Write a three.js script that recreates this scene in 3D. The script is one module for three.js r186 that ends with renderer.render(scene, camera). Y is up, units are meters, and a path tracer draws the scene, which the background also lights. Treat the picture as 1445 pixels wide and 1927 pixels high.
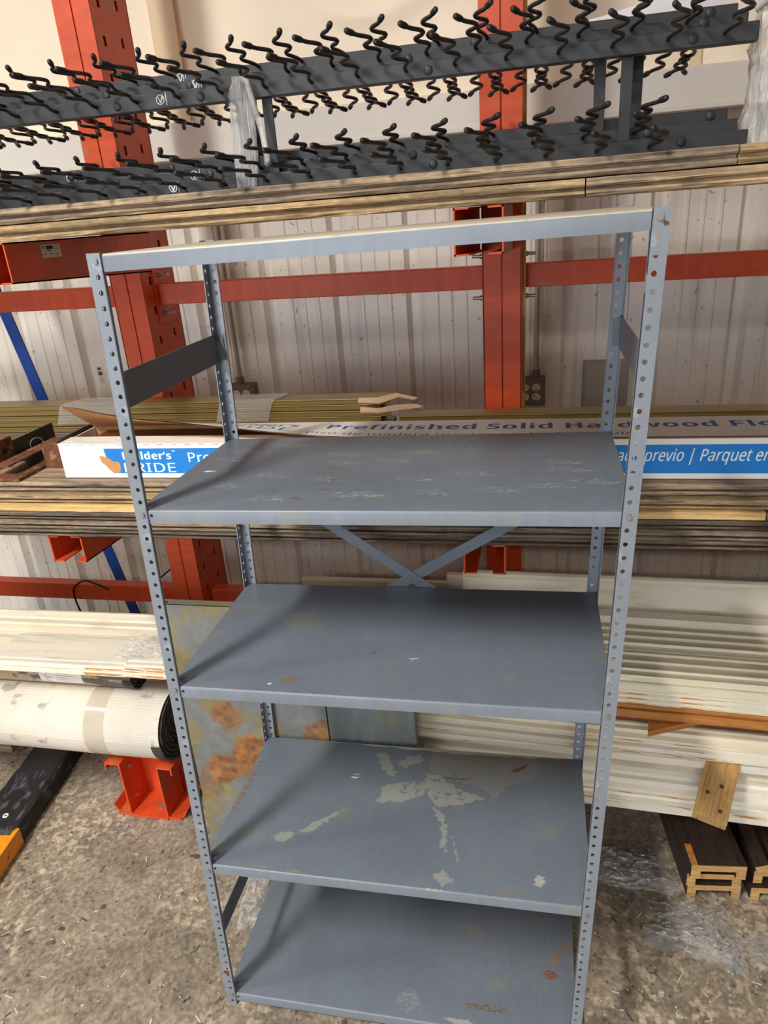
import * as THREE from 'three';
import { RoundedBoxGeometry } from 'three/addons/geometries/RoundedBoxGeometry.js';
import { mergeGeometries, mergeVertices, toCreasedNormals } from 'three/addons/utils/BufferGeometryUtils.js';
import { RectAreaLightUniformsLib } from 'three/addons/lights/RectAreaLightUniformsLib.js';

// ---------------------------------------------------------------- camera, sky, exposure
const scene = new THREE.Scene();
const camera = new THREE.PerspectiveCamera(71.43, 1445 / 1927, 0.05, 60);
camera.position.set(0.3568, 1.9302, 1.1305);
{
  const m = new THREE.Matrix4();
  m.set(0.9775621, -0.0029564, 0.2106266, 0,
    -0.0797274, 0.9203224, 0.3829494, 0,
    -0.1949765, -0.3911496, 0.8994366, 0,
    0, 0, 0, 1);
  camera.quaternion.setFromRotationMatrix(m);
  const roll = new THREE.Quaternion().setFromAxisAngle(new THREE.Vector3(0, 0, 1), 0.0095);   // the rack, not the leaning unit, is level
  camera.quaternion.premultiply(roll); camera.position.applyQuaternion(roll);
}
const renderer = new THREE.WebGLRenderer({ antialias: true });
renderer.toneMapping = THREE.LinearToneMapping;
renderer.toneMappingExposure = 1.52;
renderer.shadowMap.enabled = true;
RectAreaLightUniformsLib.init();
scene.background = new THREE.Color().setRGB(3.6, 4.0, 4.6);   // bright overcast sky outside the loading door
const LAMP = 112;            // luminance of the high bay panels

// ---------------------------------------------------------------- small tools
let seed = 12345;
const rnd = () => { seed = (seed * 1664525 + 1013904223) >>> 0; return seed / 4294967296; };
const rr = (a, b) => a + (b - a) * rnd();
const lerp = (a, b, t) => a + (b - a) * t;
const smooth = (a, b, x) => { const t = Math.min(1, Math.max(0, (x - a) / (b - a))); return t * t * (3 - 2 * t); };
const V = (x, y, z) => new THREE.Vector3(x, y, z);
function hash(x, y, s) { let h = (Math.imul(x | 0, 374761393) + Math.imul(y | 0, 668265263) + Math.imul(s | 0, 2147483647)) | 0; h = Math.imul(h ^ (h >>> 13), 1274126177); return ((h ^ (h >>> 16)) >>> 0) / 4294967296; }
function vnoise(x, y, s, px, py) {           // periodic value noise
  const xi = Math.floor(x), yi = Math.floor(y), fx = x - xi, fy = y - yi;
  const m = (a, p) => ((a % p) + p) % p;
  const u = fx * fx * (3 - 2 * fx), v = fy * fy * (3 - 2 * fy);
  const a = hash(m(xi, px), m(yi, py), s), b = hash(m(xi + 1, px), m(yi, py), s), c = hash(m(xi, px), m(yi + 1, py), s), d = hash(m(xi + 1, px), m(yi + 1, py), s);
  return lerp(lerp(a, b, u), lerp(c, d, u), v);
}
function fbm(u, v, fx, fy, s, oct = 4) { let r = 0, a = 0.5, t = 0; for (let i = 0; i < oct; i++) { r += a * vnoise(u * fx, v * fy, s + i * 17, fx, fy); t += a; a *= 0.5; fx *= 2; fy *= 2; } return r / t; }
const toB = (x) => Math.max(0, Math.min(255, x));
// colour texture: f(u, v) -> [r, g, b] in sRGB 0..255
function ctex(w, h, f, rx = 1, ry = 1) {
  const d = new Uint8Array(w * h * 4);
  for (let j = 0; j < h; j++) for (let i = 0; i < w; i++) { const c = f((i + 0.5) / w, (j + 0.5) / h), k = (j * w + i) * 4; d[k] = toB(c[0]); d[k + 1] = toB(c[1]); d[k + 2] = toB(c[2]); d[k + 3] = 255; }
  const t = new THREE.DataTexture(d, w, h); t.colorSpace = THREE.SRGBColorSpace; return wrap(t, rx, ry);
}
function gtex(w, h, f, rx = 1, ry = 1) {     // grey data texture (bump, roughness), f -> 0..1
  const d = new Uint8Array(w * h * 4);
  for (let j = 0; j < h; j++) for (let i = 0; i < w; i++) { const c = toB(255 * f((i + 0.5) / w, (j + 0.5) / h)), k = (j * w + i) * 4; d[k] = d[k + 1] = d[k + 2] = c; d[k + 3] = 255; }
  return wrap(new THREE.DataTexture(d, w, h), rx, ry);
}
function wrap(t, rx, ry) { t.wrapS = t.wrapT = THREE.RepeatWrapping; t.magFilter = THREE.LinearFilter; t.minFilter = THREE.LinearMipmapLinearFilter; t.generateMipmaps = true; t.repeat.set(rx, ry); t.needsUpdate = true; return t; }
function canvasTex(w, h, draw) {
  const c = document.createElement('canvas'); c.width = w; c.height = h; draw(c.getContext('2d'), w, h);
  const t = new THREE.CanvasTexture(c); t.colorSpace = THREE.SRGBColorSpace; t.magFilter = THREE.LinearFilter; t.needsUpdate = true; return t;
}
const mat = (o) => new THREE.MeshStandardMaterial(Object.assign({ roughness: 0.7, side: THREE.DoubleSide }, o));
const phys = (o) => new THREE.MeshPhysicalMaterial(Object.assign({ roughness: 0.7, side: THREE.DoubleSide }, o));
const css = (r, g, b) => new THREE.Color(`rgb(${r},${g},${b})`);

// uv in metres from the dominant normal of each face; along = 'x' | 'y' | 'z' puts that axis on u
function metreUV(g, along = 'x') {
  g = g.index ? g.toNonIndexed() : g;
  g.computeVertexNormals();
  const p = g.attributes.position, uv = new Float32Array(p.count * 2), a = V(), b = V(), c = V(), n = V();
  for (let i = 0; i < p.count; i += 3) {
    a.fromBufferAttribute(p, i); b.fromBufferAttribute(p, i + 1); c.fromBufferAttribute(p, i + 2);
    n.copy(b).sub(a).cross(c.clone().sub(a)); const ax = Math.abs(n.x), ay = Math.abs(n.y), az = Math.abs(n.z);
    for (let k = 0; k < 3; k++) {
      const q = k === 0 ? a : k === 1 ? b : c; let u, v;
      if (ay >= ax && ay >= az) { u = q.x; v = q.z; } else if (az >= ax) { u = q.x; v = q.y; } else { u = q.z; v = q.y; }
      if (along === 'y' && !(ay >= ax && ay >= az)) { const t = u; u = v; v = t; }
      if (along === 'z' && ay >= ax && ay >= az) { const t = u; u = v; v = t; }
      uv[(i + k) * 2] = u; uv[(i + k) * 2 + 1] = v;
    }
  }
  g.setAttribute('uv', new THREE.BufferAttribute(uv, 2));
  return g;
}
function plain(g) { g = g.index ? g.toNonIndexed() : g; for (const k of Object.keys(g.attributes)) if (!['position', 'normal', 'uv'].includes(k)) g.deleteAttribute(k); if (!g.attributes.normal) g.computeVertexNormals(); if (!g.attributes.uv) g.setAttribute('uv', new THREE.BufferAttribute(new Float32Array(g.attributes.position.count * 2), 2)); return g; }
const merge = (list) => mergeGeometries(list.map(plain), false);
function box(x0, x1, y0, y1, z0, z1, r = 0.001, along = 'x') {
  const w = x1 - x0, h = y1 - y0, d = z1 - z0;
  const g = r > 0 ? new RoundedBoxGeometry(w, h, d, 1, Math.min(r, w / 2.01, h / 2.01, d / 2.01)) : new THREE.BoxGeometry(w, h, d);
  g.translate((x0 + x1) / 2, (y0 + y1) / 2, (z0 + z1) / 2);
  return metreUV(g, along);
}
const at = (g, x, y, z) => g.translate(x, y, z);
const cyl = (r, h, n = 16, r2 = r) => new THREE.CylinderGeometry(r2, r, h, n);
function tube(pts, r, seg = 24, rad = 6, closed = false) { return new THREE.TubeGeometry(new THREE.CatmullRomCurve3(pts.map((p) => V(...p)), closed, 'centripetal'), seg, r, rad, closed); }
// prism along x from a (z, y) outline
function prismX(out, x0, x1, steps = 1, holes = []) {
  const s = new THREE.Shape(out.map(([z, y]) => new THREE.Vector2(-z, y)));
  for (const h of holes) s.holes.push(new THREE.Path(h.map(([z, y]) => new THREE.Vector2(-z, y))));
  const g = new THREE.ExtrudeGeometry(s, { depth: x1 - x0, steps, bevelEnabled: false });
  g.rotateY(Math.PI / 2); g.translate(x0, 0, 0);
  return g;
}
function jitter(g, ax, ay, az, f = 30) {     // displace vertices by hash of position so shared corners move together
  const p = g.attributes.position;
  for (let i = 0; i < p.count; i++) {
    const x = p.getX(i), y = p.getY(i), z = p.getZ(i), a = Math.round(x * 997), b = Math.round(y * 1993) * 31 + Math.round(z * 1993);
    p.setXYZ(i, x + ax * (hash(a, b, 1) - 0.5) * 2, y + ay * (hash(a, b, 2) - 0.5) * 2, z + az * (hash(a, b, 3) - 0.5) * 2);
  }
  return g;
}
const used = {};
function numbered(n) { if (!(n in used)) { used[n] = 0; return n; } used[n]++; return n + '_' + String(used[n]).padStart(3, '0'); }
function shadow(o) { o.traverse((c) => { if (c.isMesh) { c.castShadow = true; c.receiveShadow = true; } }); }
function mesh(name, g, m, parent, label) {
  const o = new THREE.Mesh(Array.isArray(g) ? merge(g) : g, m); o.name = name; o.castShadow = o.receiveShadow = true;
  if (label) o.userData.label = label;
  if (parent) parent.add(o);
  return o;
}
function thing(name, label, category, group, pos = [0, 0, 0], rot = [0, 0, 0]) {
  const o = new THREE.Group(); o.name = numbered(name); o.userData = { label, category }; if (group) o.userData.group = group;
  o.position.set(...pos); o.rotation.set(...rot); scene.add(o); return o;
}
function single(name, g, m, label, category, group, pos = [0, 0, 0], rot = [0, 0, 0]) {
  const o = mesh(numbered(name), g, m, scene); o.userData = { label, category }; if (group) o.userData.group = group;
  o.position.set(...pos); o.rotation.set(...rot); return o;
}
function struct(name, g, m, parent) { const o = mesh(parent ? name : numbered(name), g, m, parent || scene); if (!parent) o.userData.kind = 'structure'; return o; }
const TILT = 0;

// ---------------------------------------------------------------- materials
const M = {};
{
  // weathered decking timber: grain runs along u
  const wood = (r, g, b, s, dark, contrast = 1) => ctex(512, 256, (u, v) => {
    const w = fbm(u, v, 3, 22, s, 4), f = fbm(u, v, 5, 90, s + 5, 3), k = fbm(u, v, 4, 5, s + 9, 3), st = smooth(0.60, 0.78, fbm(u, v, 9, 64, s + 20, 4)), cr = fbm(u, v, 60, 40, s + 40, 3);
    const t = (1 + contrast * (0.34 * (w - 0.5) + 0.5 * (f - 0.5) + 0.4 * (k - 0.5) + 0.3 * (cr - 0.5))) * (1 - dark * st);
    return [r * t * (1 + 0.06 * (k - 0.5)), g * t, b * t * (1 - 0.16 * (k - 0.5))];
  }, 1 / 0.9, 1 / 0.3);
  const grainBump = gtex(512, 256, (u, v) => 0.6 * fbm(u, v, 5, 60, 77, 4) + 0.4 * fbm(u, v, 20, 30, 79, 3), 1 / 0.9, 1 / 0.3);
  M.grey1 = mat({ map: wood(160, 139, 114, 3, 0.35), bumpMap: grainBump, bumpScale: 0.003, roughness: 0.92 });
  M.grey2 = mat({ map: wood(136, 118, 98, 31, 0.4), bumpMap: grainBump, bumpScale: 0.003, roughness: 0.92 });
  M.grey3 = mat({ map: wood(172, 145, 108, 57, 0.35), bumpMap: grainBump, bumpScale: 0.003, roughness: 0.92 });
  M.grey4 = mat({ map: wood(106, 93, 80, 83, 0.4), bumpMap: grainBump, bumpScale: 0.003, roughness: 0.94 });
  M.fresh = mat({ map: wood(222, 184, 122, 101, 0.12, 0.4), bumpMap: grainBump, bumpScale: 0.001, roughness: 0.75 });
  M.oak = mat({ map: wood(196, 128, 62, 131, 0.2, 0.5), bumpMap: grainBump, bumpScale: 0.001, roughness: 0.7 });
  M.pine = mat({ map: wood(214, 168, 104, 151, 0.15, 0.5), roughness: 0.75 });
  M.brownwood = mat({ map: wood(112, 66, 40, 171, 0.3, 0.5), roughness: 0.5 });
  M.stained = mat({ map: wood(64, 46, 36, 191, 0.4, 0.8), bumpMap: grainBump, bumpScale: 0.001, roughness: 0.7 });
  // red orange rack paint with scuffs
  const redMap = ctex(512, 512, (u, v) => {
    const k = fbm(u, v, 4, 4, 211, 4), f = fbm(u, v, 40, 12, 213, 3), sc = smooth(0.70, 0.74, fbm(u, v, 7, 14, 217, 5));
    const t = 1 + 0.16 * (k - 0.5) + 0.14 * (f - 0.5);
    return [lerp(208 * t, 180, sc * 0.6), lerp(76 * t, 112, sc * 0.6), lerp(32 * t, 80, sc * 0.6)];
  }, 1 / 0.7, 1 / 0.7);
  M.red = mat({ map: redMap, roughness: 0.48 });
  M.blue = mat({ color: css(16, 72, 168), roughness: 0.5 });
  M.blackSteel = mat({ map: ctex(256, 256, (u, v) => { const t = 50 + 14 * (fbm(u, v, 6, 6, 231, 4) - 0.5); return [t, t + 1, t + 4]; }, 1 / 0.3, 1 / 0.3), roughness: 0.5, metalness: 0.1 });
  M.hook = mat({ color: css(34, 34, 36), roughness: 0.42 });
  M.rubber = mat({ color: css(30, 30, 31), roughness: 0.55 });
  M.white = mat({ color: css(238, 236, 230), roughness: 0.55 });
  M.zinc = mat({ color: css(178, 176, 170), roughness: 0.35, metalness: 0.8 });
  M.zincDull = mat({ color: css(150, 148, 142), roughness: 0.5, metalness: 0.5 });
  M.dark = mat({ color: css(20, 18, 17), roughness: 0.8 });
  // grey blue shelving paint
  const paintNoise = (u, v, s) => 1 + 0.06 * (fbm(u, v, 5, 5, s, 4) - 0.5) + 0.05 * (fbm(u, v, 60, 60, s + 3, 2) - 0.5);
  M.post = mat({ map: ctex(256, 256, (u, v) => { const t = paintNoise(u, v, 241), sc = smooth(0.74, 0.78, fbm(u, v, 9, 12, 245, 4)); return [lerp(136 * t, 180, sc * 0.4), lerp(144 * t, 184, sc * 0.4), lerp(155 * t, 188, sc * 0.4)]; }, 1 / 0.25, 1 / 0.25), roughness: 0.36, metalness: 0.12 });
  M.strap = mat({ map: ctex(256, 256, (u, v) => { const t = paintNoise(u, v, 251); return [112 * t, 119 * t, 128 * t]; }, 1 / 0.3, 1 / 0.3), roughness: 0.42, metalness: 0.12 });
  // wall sheeting and insulation facing
  M.sheet = mat({ map: ctex(512, 512, (u, v) => { const k = fbm(u, v, 3, 3, 261, 4), d = smooth(0.6, 0.8, fbm(u, v, 24, 3, 263, 4)), sp = smooth(0.86, 0.89, fbm(u, v, 110, 110, 265, 2)); const t = (1 + 0.07 * (k - 0.5)) * (1 - 0.07 * d) * (1 - 0.3 * sp); return [228 * t, 222 * t, 212 * t]; }, 1 / 1.6, 1 / 1.6), roughness: 0.4 });
  M.facing = mat({ map: ctex(512, 512, (u, v) => { const k = fbm(u, v, 3, 4, 271, 4), t = 1 + 0.05 * (k - 0.5); return [250 * t, 236 * t, 212 * t]; }, 1 / 2, 1 / 2), roughness: 0.55 });
  M.shell = mat({ map: ctex(256, 256, (u, v) => { const t = 1 + 0.1 * (fbm(u, v, 4, 4, 275, 4) - 0.5); return [150 * t, 146 * t, 140 * t]; }, 1 / 3, 1 / 3), roughness: 0.8 });
  M.tape = mat({ color: css(232, 210, 174), roughness: 0.6 });
  M.girt = mat({ map: ctex(256, 256, (u, v) => { const k = fbm(u, v, 4, 4, 281, 4), t = 1 + 0.05 * (k - 0.5); return [222 * t, 219 * t, 212 * t]; }, 1 / 1, 1 / 1), roughness: 0.5 });
  // concrete
  const conc = ctex(2048, 2048, (u, v) => {
    const big = fbm(u, v, 4, 4, 301, 4), mid = fbm(u, v, 26, 26, 303, 4), fine = fbm(u, v, 260, 260, 305, 2), grit = fbm(u, v, 130, 130, 306, 3), pit = smooth(0.78, 0.84, fbm(u, v, 170, 170, 307, 2));
    const pale = smooth(0.54, 0.70, fbm(u, v, 120, 120, 309, 3)) * smooth(0.40, 0.64, fbm(u, v, 9, 9, 311, 4)), oil = smooth(0.62, 0.8, fbm(u, v, 6, 6, 313, 4)), spot = smooth(0.86, 0.89, fbm(u, v, 50, 50, 315, 2));
    const t = (0.96 + 0.2 * (big - 0.5) + 0.28 * (mid - 0.5) + 0.42 * (fine - 0.5) + 0.3 * (grit - 0.5)) * (1 - 0.3 * pit) * (1 - 0.16 * oil) * (1 - 0.4 * spot);
    return [150 * t + 46 * pale, 137 * t + 43 * pale, 121 * t + 36 * pale];
  }, 1 / 2.2, 1 / 2.2);
  M.floor = mat({ map: conc, bumpMap: gtex(512, 512, (u, v) => 0.5 * fbm(u, v, 60, 60, 321, 3) + 0.5 * fbm(u, v, 8, 8, 323, 3), 1 / 0.8, 1 / 0.8), bumpScale: 0.002, roughness: 0.62 });
  // bronze anodised trim, carton, moulding paint, carpets
  M.bronze = mat({ map: ctex(256, 128, (u, v) => { const t = 1 + 0.14 * (fbm(u, v, 3, 16, 331, 4) - 0.5); return [142 * t, 122 * t, 74 * t]; }, 1 / 1, 1 / 0.3), roughness: 0.4, metalness: 0.35 });
  M.card = mat({ color: css(196, 142, 92), roughness: 0.85 });
  M.cardWhite = mat({ map: ctex(256, 128, (u, v) => { const t = 1 + 0.05 * (fbm(u, v, 4, 4, 341, 4) - 0.5) - 0.05 * smooth(0.6, 0.8, fbm(u, v, 9, 9, 343, 4)); return [240 * t, 237 * t, 232 * t]; }, 1, 2), roughness: 0.7 });
  const paintw = (r, g, b, s, chip) => ctex(512, 256, (u, v) => {
    const k = fbm(u, v, 4, 6, s, 4), d = smooth(0.58, 0.8, fbm(u, v, 7, 12, s + 3, 4)), c = smooth(chip, chip + 0.02, fbm(u, v, 14, 26, s + 7, 4)), t = 1 + 0.05 * (k - 0.5) - 0.08 * d;
    return [lerp(r * t, 206, c), lerp(g * t, 158, c), lerp(b * t, 104, c)];
  }, 1 / 1.2, 1 / 0.3);
  M.trimA = mat({ map: paintw(244, 238, 222, 351, 0.86), roughness: 0.5 });
  M.trimB = mat({ map: paintw(242, 233, 206, 371, 0.87), roughness: 0.5 });
  M.trimC = mat({ map: paintw(228, 218, 196, 391, 0.9), roughness: 0.55 });
  M.chipped = mat({ map: ctex(512, 64, (u, v) => { const c = smooth(0.54, 0.58, fbm(u, v, 12, 6, 401, 4)), k = fbm(u, v, 40, 8, 403, 3); return [lerp(236, 204 + 30 * (k - 0.5), c), lerp(228, 148 + 30 * (k - 0.5), c), lerp(210, 84 + 24 * (k - 0.5), c)]; }, 1 / 0.8, 1 / 0.05), roughness: 0.7 });
  M.carpetBack = mat({ map: ctex(1024, 512, (u, v) => {
    const wv = 0.5 + 0.25 * Math.sin(u * 2 * Math.PI * 200) + 0.25 * Math.sin(v * 2 * Math.PI * 110), k = fbm(u, v, 6, 5, 411, 4), d = smooth(0.66, 0.8, fbm(u, v, 14, 12, 413, 4)), o = smooth(0.80, 0.84, fbm(u, v, 5, 14, 415, 4));
    const t = 0.95 + 0.08 * (wv - 0.5) + 0.14 * (k - 0.5) - 0.22 * d;
    return [228 * t + 8 * o, 221 * t - 14 * o, 208 * t - 70 * o];
  }), bumpMap: gtex(512, 512, (u, v) => 0.5 + 0.25 * Math.sin(u * 2 * Math.PI * 100) + 0.25 * Math.sin(v * 2 * Math.PI * 60)), bumpScale: 0.001, roughness: 0.95 });
  M.rug = mat({ map: ctex(1024, 256, (u, v) => { const k = smooth(0.44, 0.56, fbm(u, v, 8, 3, 421, 5)), f = fbm(u, v, 200, 90, 423, 2), q = smooth(0.86, 0.9, u); const m2 = Math.max(k, q); const t = 0.86 + 0.34 * (f - 0.5); return [lerp(120, 206, m2) * t, lerp(113, 184, m2) * t, lerp(110, 150, m2) * t]; }), roughness: 0.95 });
  M.pile = mat({ map: ctex(256, 256, (u, v) => { const k = fbm(u, v, 60, 60, 431, 3); const t = 62 + 90 * (k - 0.35); return [t, t * 0.95, t * 0.86]; }, 8, 8), roughness: 1 });
  // galvanised sheet
  M.galv = mat({ map: ctex(512, 512, (u, v) => { const k = fbm(u, v, 5, 5, 441, 5), s2 = fbm(u, v, 30, 30, 443, 2), t = 0.92 + 0.26 * (k - 0.5) + 0.1 * (s2 - 0.5), o = smooth(0.62, 0.75, fbm(u, v, 6, 3, 447, 4)); return [128 * t + 16 * o, 130 * t + 4 * o, 128 * t - 24 * o]; }, 2, 2), roughness: 0.45, metalness: 0.4 });
  // clear stretch film
  M.film = phys({ color: css(250, 250, 250), transmission: 0.78, roughness: 0.1, thickness: 0, ior: 1.45, bumpMap: gtex(512, 256, (u, v) => fbm(u, v, 4, 60, 451, 4), 1, 1), bumpScale: 0.004 });
  M.filmV = phys({ color: css(250, 250, 250), transmission: 0.72, roughness: 0.1, thickness: 0, ior: 1.45, bumpMap: gtex(256, 512, (u, v) => fbm(u, v, 40, 4, 461, 4), 1, 1), bumpScale: 0.004 });
  M.rust = mat({ map: ctex(256, 256, (u, v) => { const k = fbm(u, v, 9, 9, 471, 5), t = 0.8 + 0.7 * (k - 0.5), g = smooth(0.6, 0.7, fbm(u, v, 12, 12, 473, 4)); return [lerp(132, 176, g) * t, lerp(82, 130, g) * t, lerp(56, 84, g) * t]; }, 1 / 0.2, 1 / 0.2), roughness: 0.85 });
  M.blackGloss = mat({ color: css(16, 16, 18), roughness: 0.22 });
  M.blackWorn = mat({ map: ctex(512, 512, (u, v) => { const k = fbm(u, v, 8, 8, 481, 5), d = smooth(0.55, 0.75, fbm(u, v, 10, 24, 483, 5)), t = 30 + 18 * (k - 0.5) + 56 * d; return [t, t + 1, t + 4]; }, 1 / 0.5, 1 / 0.5), roughness: 0.6 });
  M.yellow = mat({ map: ctex(256, 256, (u, v) => { const k = fbm(u, v, 5, 5, 491, 4), c = smooth(0.76, 0.78, fbm(u, v, 12, 12, 493, 4)); const t = 1 + 0.08 * (k - 0.5); return [lerp(240 * t, 70, c), lerp(150 * t, 50, c), lerp(16 * t, 30, c)]; }, 1 / 0.4, 1 / 0.4), roughness: 0.45 });
  M.boxGrey = mat({ color: css(120, 114, 102), roughness: 0.5, metalness: 0.3 });
  M.conduit = mat({ color: css(168, 162, 150), roughness: 0.4, metalness: 0.4 });
  M.outlet = mat({ color: css(236, 226, 204), roughness: 0.5 });
  M.paper = mat({ color: css(214, 208, 214), roughness: 0.8 });
}

// ---------------------------------------------------------------- the hall
const X0 = -6, X1 = 6, ZB = -1.88, ZF = 8, TOP = 4.8;
{
  struct('floor', box(X0 - 0.2, X1 + 0.2, -0.2, 0, ZB - 0.3, ZF + 6, 0), M.floor);
  // sheeted back wall: deep ribs every 0.312 m with two shallow swages between
  const pts = []; const P = 0.3125, off = -0.158;
  const prof = [[-0.034, 0], [-0.016, -0.032], [0.016, -0.032], [0.034, 0], [0.082, 0], [0.088, 0.004], [0.098, 0.004], [0.104, 0], [0.142, 0], [0.147, 0.003], [0.156, 0.003], [0.161, 0], [0.2, 0], [0.206, 0.004], [0.216, 0.004], [0.222, 0]];
  for (let k = -19; k <= 19; k++) for (const [x, z] of prof) pts.push([off + k * P + x, z]);
  const g = []; const H = [0, 2.36];
  const pos = [], idx = [];
  for (const [x, z] of pts) { pos.push(x, H[0], ZB + z, x, H[1], ZB + z); }
  for (let i = 0; i < pts.length - 1; i++) { const a = i * 2; idx.push(a, a + 2, a + 1, a + 1, a + 2, a + 3); }
  let w = new THREE.BufferGeometry(); w.setAttribute('position', new THREE.Float32BufferAttribute(pos, 3)); w.setIndex(idx); w = metreUV(w, 'x');
  const wb = struct('wall_back', w, M.sheet);
  struct('outer_sheet', box(X0 - 0.2, X1 + 0.2, 0, TOP, ZB - 0.2, ZB - 0.05, 0), M.sheet, wb);
  // wrinkled insulation facing above the girt, in sheets between taped battens
  const sheet = (x0, x1, s) => {
    const nx = Math.ceil((x1 - x0) / 0.03), ny = 70, y0 = 2.29, y1 = TOP - 0.05; const p2 = [], id = [];
    for (let j = 0; j <= ny; j++) for (let i = 0; i <= nx; i++) {
      const x = lerp(x0, x1, i / nx), y = lerp(y0, y1, (j / ny) ** 1.6);
      const e = Math.min(1, Math.min(x - x0, x1 - x) / 0.12);
      const fold = Math.sin((y * 34 + x * 5.5 + 2.4 * Math.sin(x * 3 + s) + 1.2 * Math.sin(x * 9 + y * 4))) * 0.5 + 0.5;
      const n = fbm((x + 8) / 16, (y + 1) / 8, 24, 40, 500 + s, 4);
      const z = ZB + 0.03 + 0.05 * e * fbm((x + 8) / 16, y / 8, 9, 12, 520 + s, 3) + 0.022 * Math.pow(fold, 3) * smooth(0.42, 0.7, n) + 0.008 * n;
      p2.push(x, y, z);
    }
    for (let j = 0; j < ny; j++) for (let i = 0; i < nx; i++) { const a = j * (nx + 1) + i; id.push(a, a + 1, a + nx + 1, a + 1, a + nx + 2, a + nx + 1); }
    let gg = new THREE.BufferGeometry(); gg.setAttribute('position', new THREE.Float32BufferAttribute(p2, 3)); gg.setIndex(id);
    const uv = []; for (let i = 0; i < p2.length; i += 3) uv.push(p2[i], p2[i + 1]);
    gg.setAttribute('uv', new THREE.Float32BufferAttribute(uv, 2)); gg.computeVertexNormals(); return gg;
  };
  const wi = struct('wall_insulation', sheet(-6, -2.9, 1), M.facing);
  struct('facing_sheet', sheet(-2.9, -1.09, 2), M.facing, wi);
  struct('facing_sheet', sheet(-1.0, 0.84, 3), M.facing, wi);
  struct('facing_sheet', sheet(0.86, 2.6, 4), M.facing, wi);
  struct('facing_sheet', sheet(2.6, 6, 5), M.facing, wi);
  struct('taped_batten', box(-1.1, -0.995, 2.29, TOP, ZB + 0.02, ZB + 0.055, 0.002, 'y'), M.tape, wi);
  struct('taped_batten', box(0.835, 0.87, 2.29, TOP, ZB + 0.02, ZB + 0.05, 0.002, 'y'), M.tape, wi);
  // girt (flat cee section) under the facing
  const gt = struct('trim_1', box(X0, X1, 2.185, 2.315, ZB + 0.05, ZB + 0.11, 0.004), M.girt);
  struct('lip', box(X0, X1, 2.185, 2.20, ZB + 0.11, ZB + 0.118, 0.002), M.girt, gt);
  // side walls, front wall with the loading door opening, ceiling
  struct('wall_left', box(X0 - 0.2, X0, 0, TOP, ZB - 0.2, ZF + 0.2, 0), M.shell);
  struct('wall_right', box(X1, X1 + 0.2, 0, TOP, ZB - 0.2, ZF + 0.2, 0), M.shell);
  const wf = struct('wall_front', [box(X0, -4.6, 0, TOP, ZF, ZF + 0.2, 0), box(-0.6, X1, 0, TOP, ZF, ZF + 0.2, 0), box(-4.6, -0.6, 3.7, TOP, ZF, ZF + 0.2, 0)], M.shell);
  struct('ceiling', box(X0 - 0.2, X1 + 0.2, TOP, TOP + 0.2, ZB - 0.2, ZF + 0.2, 0), M.shell);
  // high bay panels
  const glow = new THREE.MeshStandardMaterial({ color: 0x000000, emissive: new THREE.Color(1, 0.95, 0.865), emissiveIntensity: 4, side: THREE.DoubleSide });
  const lamp = (x, z, w, d, lab, power = 1) => {
    const t = thing('high_bay_lamp', lab, 'lamp', 'high bay lamps', [x, 4.5, z]);
    mesh('housing', box(-w / 2 - 0.03, w / 2 + 0.03, 0.012, 0.07, -d / 2 - 0.03, d / 2 + 0.03, 0.006), M.white, t);
    mesh('diffuser', box(-w / 2, w / 2, 0, 0.012, -d / 2, d / 2, 0), glow, t);
    for (const s of [-1, 1]) mesh('hanger', at(cyl(0.004, 0.24, 6), s * w * 0.4, 0.19, 0), M.zinc, t);
    const l = new THREE.RectAreaLight(new THREE.Color(1, 0.95, 0.865), LAMP * power, w, d);
    l.position.set(0, -0.004, 0); l.rotation.x = -Math.PI / 2; l.name = 'light'; t.add(l);
  };
  lamp(-1.65, 2.5, 0.38, 1.25, 'large ceiling light panel hanging behind the photographer to the left');
  lamp(0.9, 6.2, 1.3, 0.4, 'large ceiling light panel hanging far behind the photographer', 0.55);
  lamp(-4.3, 1.6, 1.3, 0.4, 'large ceiling light panel hanging far left of the rack', 0.3);
}

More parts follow.
